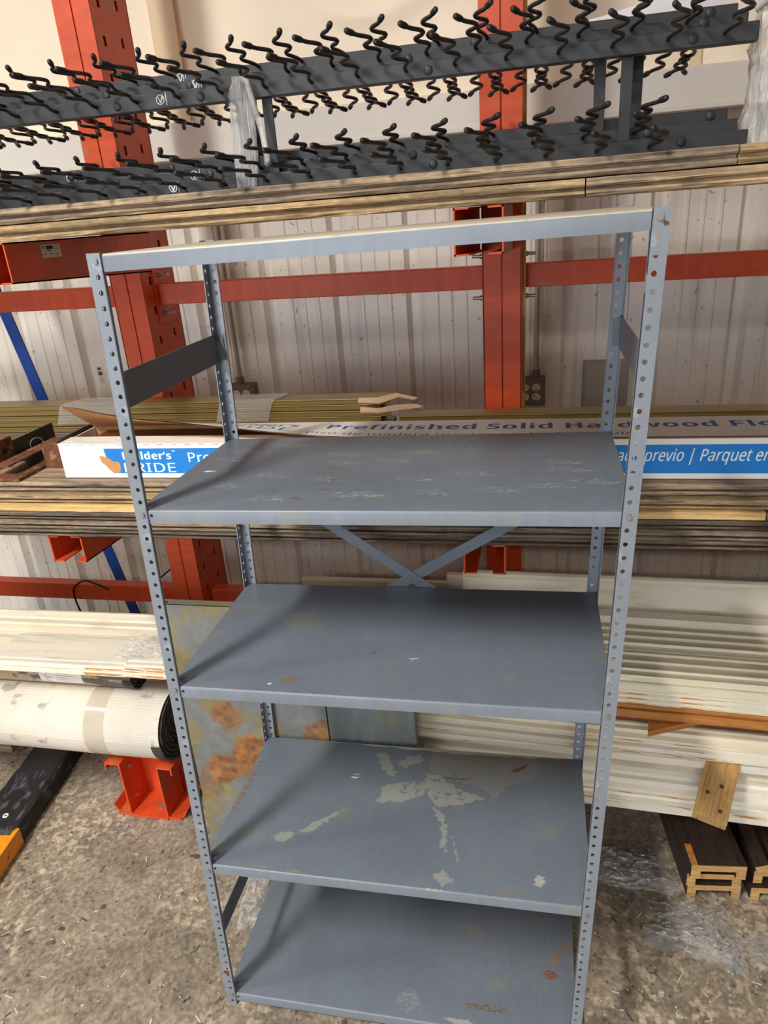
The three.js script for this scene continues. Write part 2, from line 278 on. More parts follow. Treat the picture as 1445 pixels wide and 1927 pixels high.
// ---------------------------------------------------------------- grey boltless shelving unit (leans 2.45 degrees to the right)
const LEAN = 0.0428;
{
  const t = thing('shelving_unit', 'tall blue grey steel shelving unit with punched angle posts and five empty shelves', 'shelving unit', null, [0, 0.0044, 0], [0, 0, 0.0095]);
  const HW = 0.4568, DP = 0.4626, H = 1.907, FL = 0.026;
  const flange = (w) => {                                        // flat strip with the row of punched holes, in x (0..w) and y
    const s = new THREE.Shape([new THREE.Vector2(0, 0), new THREE.Vector2(w, 0), new THREE.Vector2(w, H), new THREE.Vector2(0, H)]);
    for (let i = 0; i < 75; i++) { const p = new THREE.Path(); p.absellipse(0.0152, H - 0.0254 * (i + 0.5), 0.0041, 0.0044, 0, Math.PI * 2, true); s.holes.push(p); }
    return new THREE.ExtrudeGeometry(s, { depth: 0.0018, bevelEnabled: false, curveSegments: 6 });
  };
  const shear = new THREE.Matrix4().set(1, LEAN, 0, 0, 0, 1, 0, 0, 0, 0, 1, 0, 0, 0, 0, 1);
  const post = (sx, front) => {
    const a = flange(FL); if (sx > 0) a.scale(-1, 1, 1);
    const b = flange(FL); b.rotateY(Math.PI / 2); b.translate(sx > 0 ? -0.0018 : 0, 0, 0);   // runs towards -z
    if (!front) { b.scale(1, 1, -1); b.translate(0, 0, 0.0018); }
    const lip = box(sx < 0 ? FL - 0.0018 : -FL, sx < 0 ? FL : -FL + 0.0018, 0, H, front ? -0.005 : 0, front ? 0.0018 : 0.005, 0);
    const g = merge([metreUV(a, 'y'), metreUV(b, 'y'), lip]);
    g.translate(sx * HW, 0, front ? -0.0018 : -DP); g.applyMatrix4(shear); g.computeVertexNormals();
    mesh('post', g, M.post, t);
  };
  const rustSpot = (x, y, r, sd) => { const g = new THREE.CircleGeometry(r, 14); const p = g.attributes.position; for (let i = 1; i < p.count; i++) p.setXY(i, p.getX(i) * (0.6 + 0.7 * hash(i % 14, sd, 4)), p.getY(i) * (0.6 + 0.7 * hash(i % 14, sd, 5))); mesh('rust_spot', metreUV(g), M.rust, t, 'brown rust spot').position.set(x + y * LEAN, y, 0.0002); };
  rustSpot(-HW + 0.013, 0.127, 0.009, 1); rustSpot(HW - 0.006, 1.885, 0.004, 2); rustSpot(HW - 0.018, 0.03, 0.006, 3);
  post(-1, true); post(1, true); post(-1, false); post(1, false);

  // shelves: folded pans, each with its own wear
  const bx = (x) => (x + 0.457) / 0.914, bz = (z) => -z / 0.463;
  function deckTexture(s, draw, col = [112, 121, 134]) {
    return canvasTex(1024, 512, (c, w, h) => {
      const im = c.createImageData(w, h);
      for (let j = 0; j < h; j++) for (let i = 0; i < w; i++) {
        const u = i / w, v = j / h, k = fbm(u, v, 4, 3, s, 4), f = fbm(u, v, 90, 50, s + 5, 2), st = fbm(u, v, 30, 3, s + 7, 3), q = smooth(0.66, 0.8, fbm(u, v, 9, 7, s + 9, 5));
        const t2 = 1 + 0.12 * (k - 0.5) + 0.05 * (f - 0.5) + 0.04 * (st - 0.5), o = (j * w + i) * 4;
        const cc = j > h - 17 ? [124, 132, 143] : col; im.data[o] = toB(cc[0] * t2 + 8 * q); im.data[o + 1] = toB(cc[1] * t2 + 4 * q); im.data[o + 2] = toB(cc[2] * t2 - 8 * q); im.data[o + 3] = 255;
      }
      c.putImageData(im, 0, 0);
      const K = { c, X: (x) => bx(x) * w, Y: (z) => (1 - bz(z)) * h,
        scratch(n, col, len, wd = 1) { c.strokeStyle = col; c.lineWidth = wd; for (let i = 0; i < n; i++) { const x = rr(0, w), y = rr(0, h), a = rr(-0.6, 0.6) + (rnd() < 0.3 ? 1.4 : 0), l = rr(0.3, 1) * len; c.beginPath(); c.moveTo(x, y); c.quadraticCurveTo(x + l * 0.5 * Math.cos(a) + rr(-4, 4), y + l * 0.5 * Math.sin(a) + rr(-4, 4), x + l * Math.cos(a), y + l * Math.sin(a)); c.stroke(); } },
        blot(x, z, rx, rz, col, n = 30, spread = 1) { c.fillStyle = col; for (let i = 0; i < n; i++) { const a = rr(0, 6.28), d = Math.sqrt(rnd()) * spread; c.beginPath(); c.ellipse(K.X(x) + Math.cos(a) * d * rx * 1120, K.Y(z) + Math.sin(a) * d * rz * 1106, rr(0.7, 8) * (rnd() < 0.3 ? 1.6 : 0.8), rr(0.5, 2.6), rr(-0.45, 0.25), 0, 6.28); c.fill(); } },
        poly(pts, col, jit = 7) {                               // ragged stain outline
          c.fillStyle = col; c.beginPath(); let first = true;
          for (let i = 0; i < pts.length; i++) { const [ax, az] = pts[i], [b2, bz2] = pts[(i + 1) % pts.length]; const n = 9; for (let k = 0; k < n; k++) { const q = k / n, x = K.X(lerp(ax, b2, q)) + rr(-jit, jit), y = K.Y(lerp(az, bz2, q)) + rr(-jit, jit); first ? c.moveTo(x, y) : c.lineTo(x, y); first = false; } }
          c.closePath(); c.fill();
        } };
      const keep = c.getImageData(0, h - 16, w, 16); draw(K); c.putImageData(keep, 0, h - 16);
    });
  }
  const decks = [
    ['top', 1.9045, 601, (K) => { K.scratch(30, 'rgba(150,150,140,0.4)', 60); for (let i = 0; i < 300; i++) K.blot(rr(-0.45, 0.45), rr(-0.46, 0), 0.03, 0.01, 'rgba(150,150,146,0.4)', 5); }],
    ['second', 1.4455, 611, (K) => {
      for (const [x, z] of [[-0.36, -0.305], [-0.348, -0.356], [-0.24, -0.397], [-0.109, -0.173], [-0.03, -0.09], [0.007, -0.092], [-0.30, -0.14], [-0.226, -0.2], [-0.186, -0.072], [0.015, -0.284], [0.068, -0.337], [-0.093, -0.274], [0.38, -0.216], [0.34, -0.129], [0.42, -0.15], [0.36, -0.261], [0.12, -0.1], [0.2, -0.2], [0.25, -0.11], [0.16, -0.36], [-0.1, -0.33], [0.08, -0.17]]) { K.blot(x - 0.03, z, 0.035, 0.013, 'rgba(186,190,186,0.3)', 30); K.blot(x, z + 0.01, 0.022, 0.008, 'rgba(208,208,198,0.32)', 14); }
      for (const [x, z] of [[-0.11, -0.173], [-0.08, -0.061], [-0.13, -0.404], [-0.1, -0.115], [-0.25, -0.397], [-0.16, -0.07], [-0.37, -0.3], [-0.04, -0.06], [-0.12, -0.23]]) K.blot(x, z, 0.02, 0.005, 'rgba(122,88,54,0.7)', 9);
      K.scratch(50, 'rgba(190,196,200,0.35)', 46); K.blot(-0.4, -0.223, 0.012, 0.004, 'rgba(240,240,234,0.9)', 20);
    }],
    ['third', 1.038, 621, (K) => { K.blot(-0.2, -0.057, 0.016, 0.012, 'rgba(134,98,58,0.75)', 24); K.blot(-0.04, -0.166, 0.008, 0.005, 'rgba(96,76,52,0.8)', 6); K.scratch(60, 'rgba(176,184,194,0.28)', 60); K.scratch(12, 'rgba(90,84,74,0.4)', 30); K.blot(0.05, -0.148, 0.008, 0.003, 'rgba(226,228,228,0.9)', 5); K.blot(-0.24, -0.038, 0.003, 0.003, 'rgba(226,228,228,0.9)', 4); K.c.strokeStyle = 'rgba(132,116,84,0.55)'; K.c.lineWidth = 2; for (let x = -0.4; x < 0.4; x += 0.05) { K.c.beginPath(); K.c.moveTo(K.X(x), K.Y(-0.010) + rr(-2, 2)); K.c.lineTo(K.X(x + rr(0.01, 0.05)), K.Y(-0.010) + rr(-2, 2)); K.c.stroke(); } }],
    ['fourth', 0.516, 631, (K) => {
      const G = 'rgba(136,139,136,0.7)', L = 'rgba(156,157,150,0.85)', d = -0.022;
      const S = (a) => a.map(([x, z]) => [x + d, z]);
      K.poly(S([[0.07, -0.462], [0.198, -0.462], [0.354, -0.455], [0.362, -0.388], [0.28, -0.337], [0.246, -0.273], [0.232, -0.31], [0.206, -0.328], [0.128, -0.346], [0.069, -0.377]]), G, 6);
      K.poly(S([[-0.3, -0.463], [0.42, -0.463], [0.42, -0.452], [0.2, -0.444], [-0.02, -0.448], [-0.3, -0.456]]), 'rgba(206,200,184,0.8)', 4);
      for (const q of [[[-0.095, -0.421], [-0.06, -0.425], [-0.03, -0.37], [-0.015, -0.33], [-0.046, -0.345]], [[-0.03, -0.40], [0.037, -0.43], [0.05, -0.41], [0, -0.37]], [[-0.052, -0.30], [0.0, -0.325], [0.08, -0.33], [0.09, -0.30], [0.03, -0.262], [-0.057, -0.243], [-0.04, -0.27]], [[0.06, -0.36], [0.1, -0.36], [0.13, -0.33], [0.223, -0.29], [0.16, -0.262], [0.109, -0.246], [0.073, -0.288]], [[0.094, -0.251], [0.12, -0.235], [0.140, -0.19], [0.146, -0.117], [0.131, -0.132], [0.124, -0.19]], [[0.152, -0.161], [0.159, -0.161], [0.177, -0.088]], [[-0.294, -0.106], [-0.264, -0.129], [-0.233, -0.127], [-0.261, -0.099]], [[-0.227, -0.132], [-0.192, -0.169], [-0.131, -0.214], [-0.15, -0.19], [-0.175, -0.165], [-0.196, -0.131]], [[0.121, -0.049], [0.146, -0.064], [0.168, -0.047], [0.151, -0.022]]]) K.poly(S(q), L, 6);
      for (let i = 0; i < 34; i++) K.poly(S([[-0.05 + rr(0, 0.26), -0.4 + rr(0, 0.13)]].flatMap(([x, z]) => [[x, z], [x + rr(0.005, 0.03), z + rr(-0.01, 0.01)], [x + rr(0, 0.02), z + rr(0.005, 0.02)]])), 'rgba(112,121,134,0.9)', 3);
      K.blot(0.341, -0.065, 0.009, 0.014, 'rgba(176,178,174,0.7)', 90); K.blot(0.11, -0.012, 0.05, 0.003, 'rgba(176,164,136,0.7)', 60);
      for (let i = 0; i < 20; i++) K.blot(lerp(-0.437, -0.445, i / 20), lerp(-0.34, -0.19, i / 20) + rr(-0.01, 0.01), 0.006, 0.008, 'rgba(134,92,60,0.75)', 4);
      K.poly(S([[0.286, -0.39], [0.3, -0.405], [0.335, -0.424], [0.325, -0.405], [0.305, -0.392]]), 'rgba(112,72,44,0.9)', 1); K.blot(0.13, -0.35, 0.04, 0.003, 'rgba(112,76,50,0.8)', 26);
      K.scratch(40, 'rgba(176,184,194,0.3)', 70); K.blot(-0.15, -0.33, 0.012, 0.008, 'rgba(230,230,222,0.95)', 7); K.blot(-0.3, -0.02, 0.1, 0.004, 'rgba(150,138,112,0.6)', 30); K.blot(0.27, -0.03, 0.03, 0.01, 'rgba(146,128,96,0.6)', 26);
    }],
    ['bottom', 0.042, 641, (K) => {
      const d = -0.002;
      K.blot(0.393 + d, -0.175, 0.018, 0.012, 'rgba(128,74,42,0.5)', 70); K.blot(0.405, -0.221, 0.01, 0.02, 'rgba(150,112,70,0.7)', 40); K.blot(0.43, -0.254, 0.01, 0.025, 'rgba(150,112,70,0.7)', 50); K.blot(0.35, -0.2, 0.06, 0.06, 'rgba(130,112,84,0.25)', 160); K.blot(0.23, -0.069, 0.06, 0.008, 'rgba(116,92,62,0.7)', 60);
      K.c.strokeStyle = 'rgba(104,88,62,0.6)'; for (let i = 0; i < 60; i++) { K.c.lineWidth = rr(0.6, 1.8); const x = K.X(rr(0.02, 0.42)), y = K.Y(rr(-0.3, -0.04)), l = rr(8, 40), a = rr(0.9, 1.9); K.c.beginPath(); K.c.moveTo(x, y); K.c.lineTo(x + l * Math.cos(a), y + l * Math.sin(a)); K.c.stroke(); }
      K.blot(0.03, -0.06, 0.03, 0.03, 'rgba(160,160,156,0.35)', 120); K.poly([[0.12, -0.03], [0.18, -0.034], [0.22, -0.02], [0.15, -0.022]], 'rgba(176,178,176,0.8)', 3); K.scratch(60, 'rgba(170,176,184,0.3)', 70); K.blot(-0.35, -0.3, 0.04, 0.1, 'rgba(132,122,98,0.25)', 120);
    }],
  ];
  const TH = 0.0015, LIP = 0.028, R = 0.0042, D2 = DP - 0.004;
  const cl = [[-0.012, -LIP], [0, -LIP]];
  for (let i = 0; i <= 6; i++) { const a = (i / 6) * Math.PI / 2; cl.push([-R + R * Math.cos(a), -R + R * Math.sin(a)]); }
  for (let i = 0; i <= 6; i++) { const a = Math.PI / 2 + (i / 6) * Math.PI / 2; cl.push([-D2 + R + R * Math.cos(a), -R + R * Math.sin(a)]); }
  cl.push([-D2, -LIP], [-D2 + 0.012, -LIP]);
  const inn = cl.map(([z, y], i) => { const a = cl[Math.max(0, i - 1)], b = cl[Math.min(cl.length - 1, i + 1)]; let tx = b[0] - a[0], ty = b[1] - a[1]; const l = Math.hypot(tx, ty); tx /= l; ty /= l; return [z - ty * -TH * -1, y + tx * TH]; });
  const outline = [...cl, ...inn.reverse()];
  for (const [nm, y, s, draw] of decks) {
    const hw = HW - 0.0035;
    let g = merge([metreUV(prismX(outline, -hw, hw)), box(-hw, -hw + 0.0014, -LIP, -0.002, -D2 + 0.004, -0.004, 0), box(hw - 0.0014, hw, -LIP, -0.002, -D2 + 0.004, -0.004, 0)]);
    const p = g.attributes.position, uv = g.attributes.uv;
    for (let i = 0; i < p.count; i++) { const zz = p.getZ(i), yy = p.getY(i); const lip = yy < -0.0028; uv.setXY(i, bx(p.getX(i)), lip ? 0.006 + 0.6 * Math.min(0.028, -yy) : Math.min(0.995, Math.max(0.034, bz(zz)))); }
    g = toCreasedNormals(g, 0.6);
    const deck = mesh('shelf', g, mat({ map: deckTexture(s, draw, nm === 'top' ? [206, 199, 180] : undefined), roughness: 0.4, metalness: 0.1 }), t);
    deck.position.set(y * LEAN, y, -0.0024);
    // bolts through the posts at this level
    for (const sx of [-1, 1]) for (const fr of [1, 0]) {
      const hy = H - 0.0254 * (Math.round((H - (y - 0.014)) / 0.0254 - 0.5) + 0.5);
      const b = merge([cyl(0.0052, 0.003, 12).rotateX(Math.PI / 2), box(-0.0045, 0.0045, -0.0006, 0.0006, 0.0012, 0.002, 0)]);
      const o = mesh('bolt', b, M.zincDull, deck); o.position.set(sx * (HW - 0.0152) + (hy - y) * LEAN, hy - y, fr ? 0.004 : -DP - 0.0005 + 0.0024);
    }
    // small dark notch at the front left corner of the lip
    if (nm !== 'top') mesh('notch', at(cyl(0.003, 0.001, 10).rotateX(Math.PI / 2), -HW + FL + 0.006, -0.011, 0.0004), M.dark, deck);
  }
  // side straps between front and rear posts
  const strap = (sx, y0, y1) => { const x = sx * (HW - 0.0032) + (y0 + y1) / 2 * LEAN; const g = merge([box(x - 0.0009, x + 0.0009, y0, y1, -DP + 0.004, -0.004, 0), box(sx > 0 ? x - 0.016 : x, sx > 0 ? x : x + 0.016, y0 + 0.004, y1 - 0.004, -DP + 0.004, -DP + 0.0056, 0)]); const o = mesh('side_strap', g, M.strap, t); const r = mesh('rivet', at(cyl(0.004, 0.003, 10).rotateZ(Math.PI / 2), x - sx * 0.0015, (y0 + y1) / 2, -DP + 0.014), M.zincDull, o); };
  strap(-1, 1.636, 1.702); strap(1, 1.63, 1.696); strap(-1, 0.228, 0.286); strap(1, 0.228, 0.286);
  // crossed straps on the back
  const xs = (x0, y0, x1, y1, z) => { const l = Math.hypot(x1 - x0, y1 - y0); const g = box(-l / 2, l / 2, -0.014, 0.014, -0.0008, 0.0008, 0); const o = mesh('cross_strap', g, M.strap, t); o.position.set((x0 + x1) / 2, (y0 + y1) / 2, z); o.rotation.z = Math.atan2(y1 - y0, x1 - x0); };
  xs(-0.40, 1.385, 0.49, 0.74, -DP - 0.002); xs(-0.43, 0.78, 0.51, 1.345, -DP - 0.0045);
}

// ---------------------------------------------------------------- red cantilever rack
const CZ = -1.205;                         // front face of the columns
const COL = [-1.043, 0.231, 1.51];
{
  const t = thing('cantilever_rack', 'orange red steel cantilever rack with slotted columns standing along the ribbed wall', 'storage rack');
  const CW = 0.121, CD = 0.235, CH = 3.6;
  const sidePlate = () => {
    const s = new THREE.Shape([new THREE.Vector2(0, 0.02), new THREE.Vector2(CD, 0.02), new THREE.Vector2(CD, CH), new THREE.Vector2(0, CH)]);
    for (let k = 1; k < 34; k++) for (const [u, dy] of [[0.055, 0], [0.165, 0.012]]) { const y = 0.05 + k * 0.1016 + dy; s.holes.push(new THREE.Path([[u - 0.008, y - 0.014], [u - 0.008, y + 0.014], [u + 0.008, y + 0.014], [u + 0.008, y - 0.014]].map((q) => new THREE.Vector2(...q)))); }
    const g = new THREE.ExtrudeGeometry(s, { depth: 0.004, bevelEnabled: false }); g.rotateY(Math.PI / 2); return metreUV(g, 'y');   // u runs to -z
  };
  const bolt = (parent, x, y, z, dir) => {
    const b = merge([at(cyl(0.011, 0.003, 16).rotateZ(Math.PI / 2), 0.0015 * dir, 0, 0), at(cyl(0.009, 0.008, 6).rotateZ(Math.PI / 2), 0.007 * dir, 0, 0), at(cyl(0.0055, 0.03, 10).rotateZ(Math.PI / 2), 0.02 * dir, 0, 0)]);
    const o = mesh('bolt', b, M.zinc, parent); o.position.set(x, y, z);
  };
  COL.forEach((cx, ci) => {
    const x0 = cx - CW / 2, x1 = cx + CW / 2;
    const parts = [box(x0, cx - 0.0016, 0.02, CH, CZ - 0.005, CZ, 0.0015, 'y'), box(cx + 0.0016, x1, 0.02, CH, CZ - 0.005, CZ, 0.0015, 'y'), box(cx - 0.012, cx + 0.012, 0.02, CH, CZ - 0.012, CZ - 0.008, 0, 'y'),
      at(sidePlate(), x0, 0, CZ), at(sidePlate(), x1 - 0.004, 0, CZ), box(x0, x1, 0.02, CH, CZ - CD, CZ - CD + 0.005, 0, 'y')];
    const col = mesh('column', parts, M.red, t);
    // splice plates and bolts where the braces meet the column
    const by = 1.7225 - 0.004 * cx;
    for (const dir of [-1, 1]) {
      const xe = dir < 0 ? x0 : x1;
      mesh('brace_plate', box(Math.min(xe, xe + dir * 0.005), Math.max(xe, xe + dir * 0.005), by - 0.1, by + 0.1, CZ - 0.20, CZ - 0.07, 0.001, 'y'), M.red, col);
      bolt(col, xe + dir * 0.005, by + 0.065, CZ - 0.115, dir); bolt(col, xe + dir * 0.005, by - 0.065, CZ - 0.115, dir);
    }
    // arms: a pair of inward facing channels, tapering to the tip
    const ax = ci === 0 ? -1.034 : ci === 1 ? 0.21 : cx, hw = 0.055;
    const arm = (yTop, zTip, h0, h1, nm) => {
      const pieces = [];
      for (const s of [-1, 1]) {
        const xo = ax + s * hw, a = Math.min(xo, xo - s * 0.004), b = Math.max(xo, xo - s * 0.004), zr = CZ - 0.1;
        // web: trapezoid plate in (z, y)
        pieces.push(metreUV(prismX([[zr, yTop - h0], [zTip, yTop - h1], [zTip, yTop], [zr, yTop]], a, b)));
        const fl = (y0a, y1a) => { const fx0 = s < 0 ? xo : xo - 0.034, fx1 = s < 0 ? xo + 0.034 : xo; pieces.push(metreUV(prismX([[zr, y0a], [zTip, y1a], [zTip, y1a + 0.004], [zr, y0a + 0.004]], fx0, fx1))); };
        fl(yTop - h0, yTop - h1); fl(yTop - 0.004, yTop - 0.004);
      }
      return mesh(nm, pieces, M.red, t);
    };
    const armU = arm(1.9345 + TILT * cx, -0.56, 0.13, 0.10, 'arm');
    const armL = arm(1.1165 + TILT * cx, -0.565, 0.125, 0.085, 'arm');
    if (ci === 1) mesh('gusset_plate', box(ax - 0.085, ax - 0.058, 1.80, 1.925, CZ, CZ + 0.004, 0), M.red, t);
    if (ci === 0) {
      // pale shipping label stuck on the arm side
      const lab = canvasTex(256, 128, (c, w, h) => { c.fillStyle = '#d9d2cb'; c.fillRect(0, 0, w, h); c.fillStyle = '#1a1715'; c.fillRect(72, 12, 84, 34); c.font = '20px sans-serif'; c.fillStyle = '#5a534c'; c.fillRect(10, 12, 44, 8); c.fillRect(10, 28, 52, 6); c.fillRect(80, 54, 50, 8); c.fillRect(176, 22, 60, 4); c.fillRect(176, 44, 66, 4); c.fillRect(20, 86, 8, 12); c.fillRect(42, 86, 12, 12); c.fillRect(108, 84, 16, 14); c.fillRect(192, 92, 14, 14); });
      const pl = new THREE.PlaneGeometry(0.088, 0.034); pl.rotateY(Math.PI / 2); const o = mesh('label_sticker', pl, mat({ map: lab, roughness: 0.7 }), armU); o.position.set(ax + hw + 0.0006, 1.905, -0.745);
    }
    // base: wide channel on the floor under the arms
    const bx0 = ci === 0 ? -0.998 : ax;
    const zt = -0.575, zr2 = CZ - 0.05, b = [];
    for (const s of [-1, 1]) {
      const xo = bx0 + s * 0.075;
      b.push(box(Math.min(xo, xo - s * 0.006), Math.max(xo, xo - s * 0.006), 0.004, 0.235, zr2, zt, 0.001, 'z'));
      b.push(box(Math.min(xo, xo + s * 0.05), Math.max(xo, xo + s * 0.05), 0.229, 0.235, zr2, zt, 0.001, 'z'));
      b.push(box(xo + s * 0.05 - 0.003, xo + s * 0.05 + 0.003, 0.205, 0.235, zr2, zt, 0.001, 'z'));
      b.push(box(Math.min(xo, xo + s * 0.05), Math.max(xo, xo + s * 0.05), 0.003, 0.009, zr2, zt + 0.0, 0.001, 'z'));
      const fl = box(-0.003, 0.003, 0, 0.035, zr2, zt - 0.01, 0.001, 'z'); fl.rotateZ(-s * 0.5); b.push(at(fl, xo + s * 0.05, 0.005, 0));
    }
    b.push(box(bx0 - 0.075, bx0 + 0.075, 0.004, 0.235, zt - 0.13, zt - 0.124, 0.001));         // end web set back between the channels
    b.push(box(bx0 - 0.075, bx0 + 0.075, 0.003, 0.009, zt - 0.125, zt + 0.005, 0.001));
    const bs = mesh('base', b, M.red, t);
    for (const s of [-1, 1]) for (const y of [0.055, 0.185]) { const o = mesh('bolt', cyl(0.009, 0.006, 6).rotateZ(Math.PI / 2), M.zinc, bs); o.position.set(bx0 + s * 0.066, y, zt - 0.05); }
    mesh('bolt_hole', at(cyl(0.008, 0.002, 12).rotateX(Math.PI / 2), bx0 + 0.005, 0.2, zt - 0.123), M.dark, bs);
    mesh('washer', at(cyl(0.013, 0.004, 16), bx0 + 0.02, 0.011, zt - 0.05), M.zinc, bs);
  });
  // horizontal braces
  const brace = (x0, y0, x1, y1, z, h, d) => { const l = Math.hypot(x1 - x0, y1 - y0); const o = mesh('brace', box(-l / 2, l / 2, -h / 2, h / 2, -d / 2, d / 2, 0.003), M.red, t); o.position.set((x0 + x1) / 2, (y0 + y1) / 2, z); o.rotation.z = Math.atan2(y1 - y0, x1 - x0); };
  const bY = (x) => 1.7225 - 0.004 * x;
  brace(-2.4, bY(-2.4), COL[0] - 0.066, bY(COL[0]), CZ - 0.115, 0.072, 0.05);
  brace(COL[0] + 0.066, bY(COL[0]), COL[1] - 0.066, bY(COL[1]), CZ - 0.115, 0.072, 0.05);
  brace(COL[1] + 0.066, bY(COL[1]), COL[2] - 0.066, bY(COL[2]), CZ - 0.115, 0.072, 0.05);
  brace(-2.4, 0.51, COL[0] - 0.066, 0.51, CZ - 0.09, 0.075, 0.05);
  brace(COL[0] + 0.066, 0.51, COL[1] - 0.066, 0.51, CZ - 0.09, 0.075, 0.05);
  brace(COL[1] + 0.066, 0.51, COL[2] - 0.066, 0.51, CZ - 0.09, 0.075, 0.05);
  // blue diagonal strut behind the left bay
  const d = mesh('diagonal_strut', box(-0.025, 0.025, -1.05, 1.05, -0.004, 0.004, 0.001, 'y'), M.blue, t, 'blue flat steel strut'); d.position.set(-1.635, 1.0, -1.475); d.rotation.z = 0.19;
  // black cable draped over the lower brace
  single('cable', tube([[-1.42, 0.556, -1.22], [-1.5, 0.566, -1.25], [-1.56, 0.57, -1.262], [-1.62, 0.53, -1.262], [-1.625, 0.48, -1.262], [-1.61, 0.36, -1.27], [-1.6, 0.2, -1.30], [-1.6, 0.003, -1.31]], 0.004, 40, 6), M.dark, 'thin black cable hanging over the lower red brace', 'cable');
  single('cable', tube([[-1.24, 0.555, -1.33], [-1.2, 0.585, -1.36], [-1.14, 0.60, -1.46], [-1.06, 0.55, -1.5], [-0.99, 0.3, -1.5], [-0.97, 0.004, -1.5]], 0.004, 30, 6), M.dark, 'thin black cable passing behind the left red column', 'cable');
  single('wood_batten', box(0.2925, 0.3025, 0.2365, 3.6, CZ - 0.06, CZ - 0.042, 0.001, 'y'), M.pine, 'narrow pale wooden strip standing beside the right red column', 'batten');
}

// ---------------------------------------------------------------- weathered decking boards on both levels
function board(x0, x1, y0, h, zf, w, m, label, group, groove = true, tilt = TILT) {
  const k = h - 0.0009, e = 0.0025;
  const out = groove ? [[-0.004, e], [-0.007, 0], [-w + e, 0], [-w, e], [-w, k - e], [-w + e, k], [-e * 2, k], [-0.001, k - e * 2.2], [0.002, k * 0.66], [-0.002, k * 0.56], [-0.016, k * 0.53], [-0.016, k * 0.36], [-0.003, k * 0.33], [-0.001, k * 0.2]] : [[0, e], [-e, 0], [-w + e, 0], [-w, e], [-w, k - e], [-w + e, k], [-e, k], [0, k - e]];
  const n = Math.round((x1 - x0) / 0.07);
  let g = prismX(out, x0, x1, n); g = jitter(g, 0, 0.0004, 0.002); g = metreUV(g, 'x');
  const uv = g.attributes.uv, du = rr(0, 5), dv = rr(0, 3); for (let i = 0; i < uv.count; i++) uv.setXY(i, uv.getX(i) + du, uv.getY(i) + dv);
  return single('weathered_board', g, m, label, 'board', group, [0, y0, zf], [0, 0, tilt]);
}
{
  const G1 = 'boards of the upper timber stack', GM = [M.grey1, M.grey3, M.grey2, M.grey1, M.grey3];
  const yb = 1.9365;
  board(-2.0, 0.433, yb, 0.037, -0.556, 0.14, M.grey3, 'bottom front board of the upper timber stack, left of its joint', G1);
  board(0.436, 1.75, yb, 0.037, -0.555, 0.14, M.grey1, 'bottom front board of the upper timber stack, right of its joint', G1);
  board(-2.0, 0.726, yb + 0.039, 0.037, -0.560, 0.14, M.grey1, 'top front board of the upper timber stack, left of its joint', G1);
  board(0.729, 1.75, yb + 0.039, 0.037, -0.557, 0.14, M.grey3, 'top front board of the upper timber stack, right of its joint', G1);
  for (let r = 1; r < 4; r++) {
    const w = ['second', 'third', 'rearmost'][r - 1];
    board(-2.0, 1.75, yb, 0.037, -0.56 - r * 0.146, 0.14, GM[r], `bottom layer board in the ${w} row of the upper timber stack`, G1);
    board(-2.0, 1.75, yb + 0.039, 0.037, -0.562 - r * 0.146, 0.14, GM[r + 1], `top layer board in the ${w} row under the hook racks`, G1);
  }
  const G2 = 'boards of the lower timber stack';
  const L = [['lowest', 1.118, 0.028, -0.557, M.grey4], ['second lowest', 1.147, 0.027, -0.548, M.grey2], ['third lowest', 1.175, 0.024, -0.552, M.grey4], ['pale freshly sawn', 1.200, 0.021, -0.556, M.fresh], ['fifth', 1.222, 0.026, -0.566, M.grey3], ['topmost', 1.249, 0.033, -0.588, M.grey1]];
  L.forEach(([nm, y, h, z, m], i) => {
    const right = i === 3 ? 0.873 : 1.75;
    board(-2.2, right, y, h, z, i === 3 ? 0.09 : 0.14, m, i === 3 ? 'pale freshly sawn board at the front of the lower timber stack' : `${nm} front board of the lower timber stack`, G2, i !== 3);
    if (i === 3) board(right + 0.003, 1.75, y, h, z - 0.003, 0.14, M.grey4, 'dark short board beside the pale sawn board at the right edge', G2, false);
    const n = i === 5 ? 4 : 4;
    for (let r = 1; r < n; r++) { if (i < 5 && r === 2) continue; board(-2.2, 1.75, y, h, -0.59 - r * 0.146, 0.14, [M.grey3, M.grey1, M.grey2][(r + i) % 3], i === 5 ? `topmost board in the ${['second', 'third', 'rearmost'][r - 1]} row under the carton and bronze strips` : `${nm} board in the ${['second', 'third', 'rearmost'][r - 1]} row of the lower timber stack`, G2, false); }
  });
}

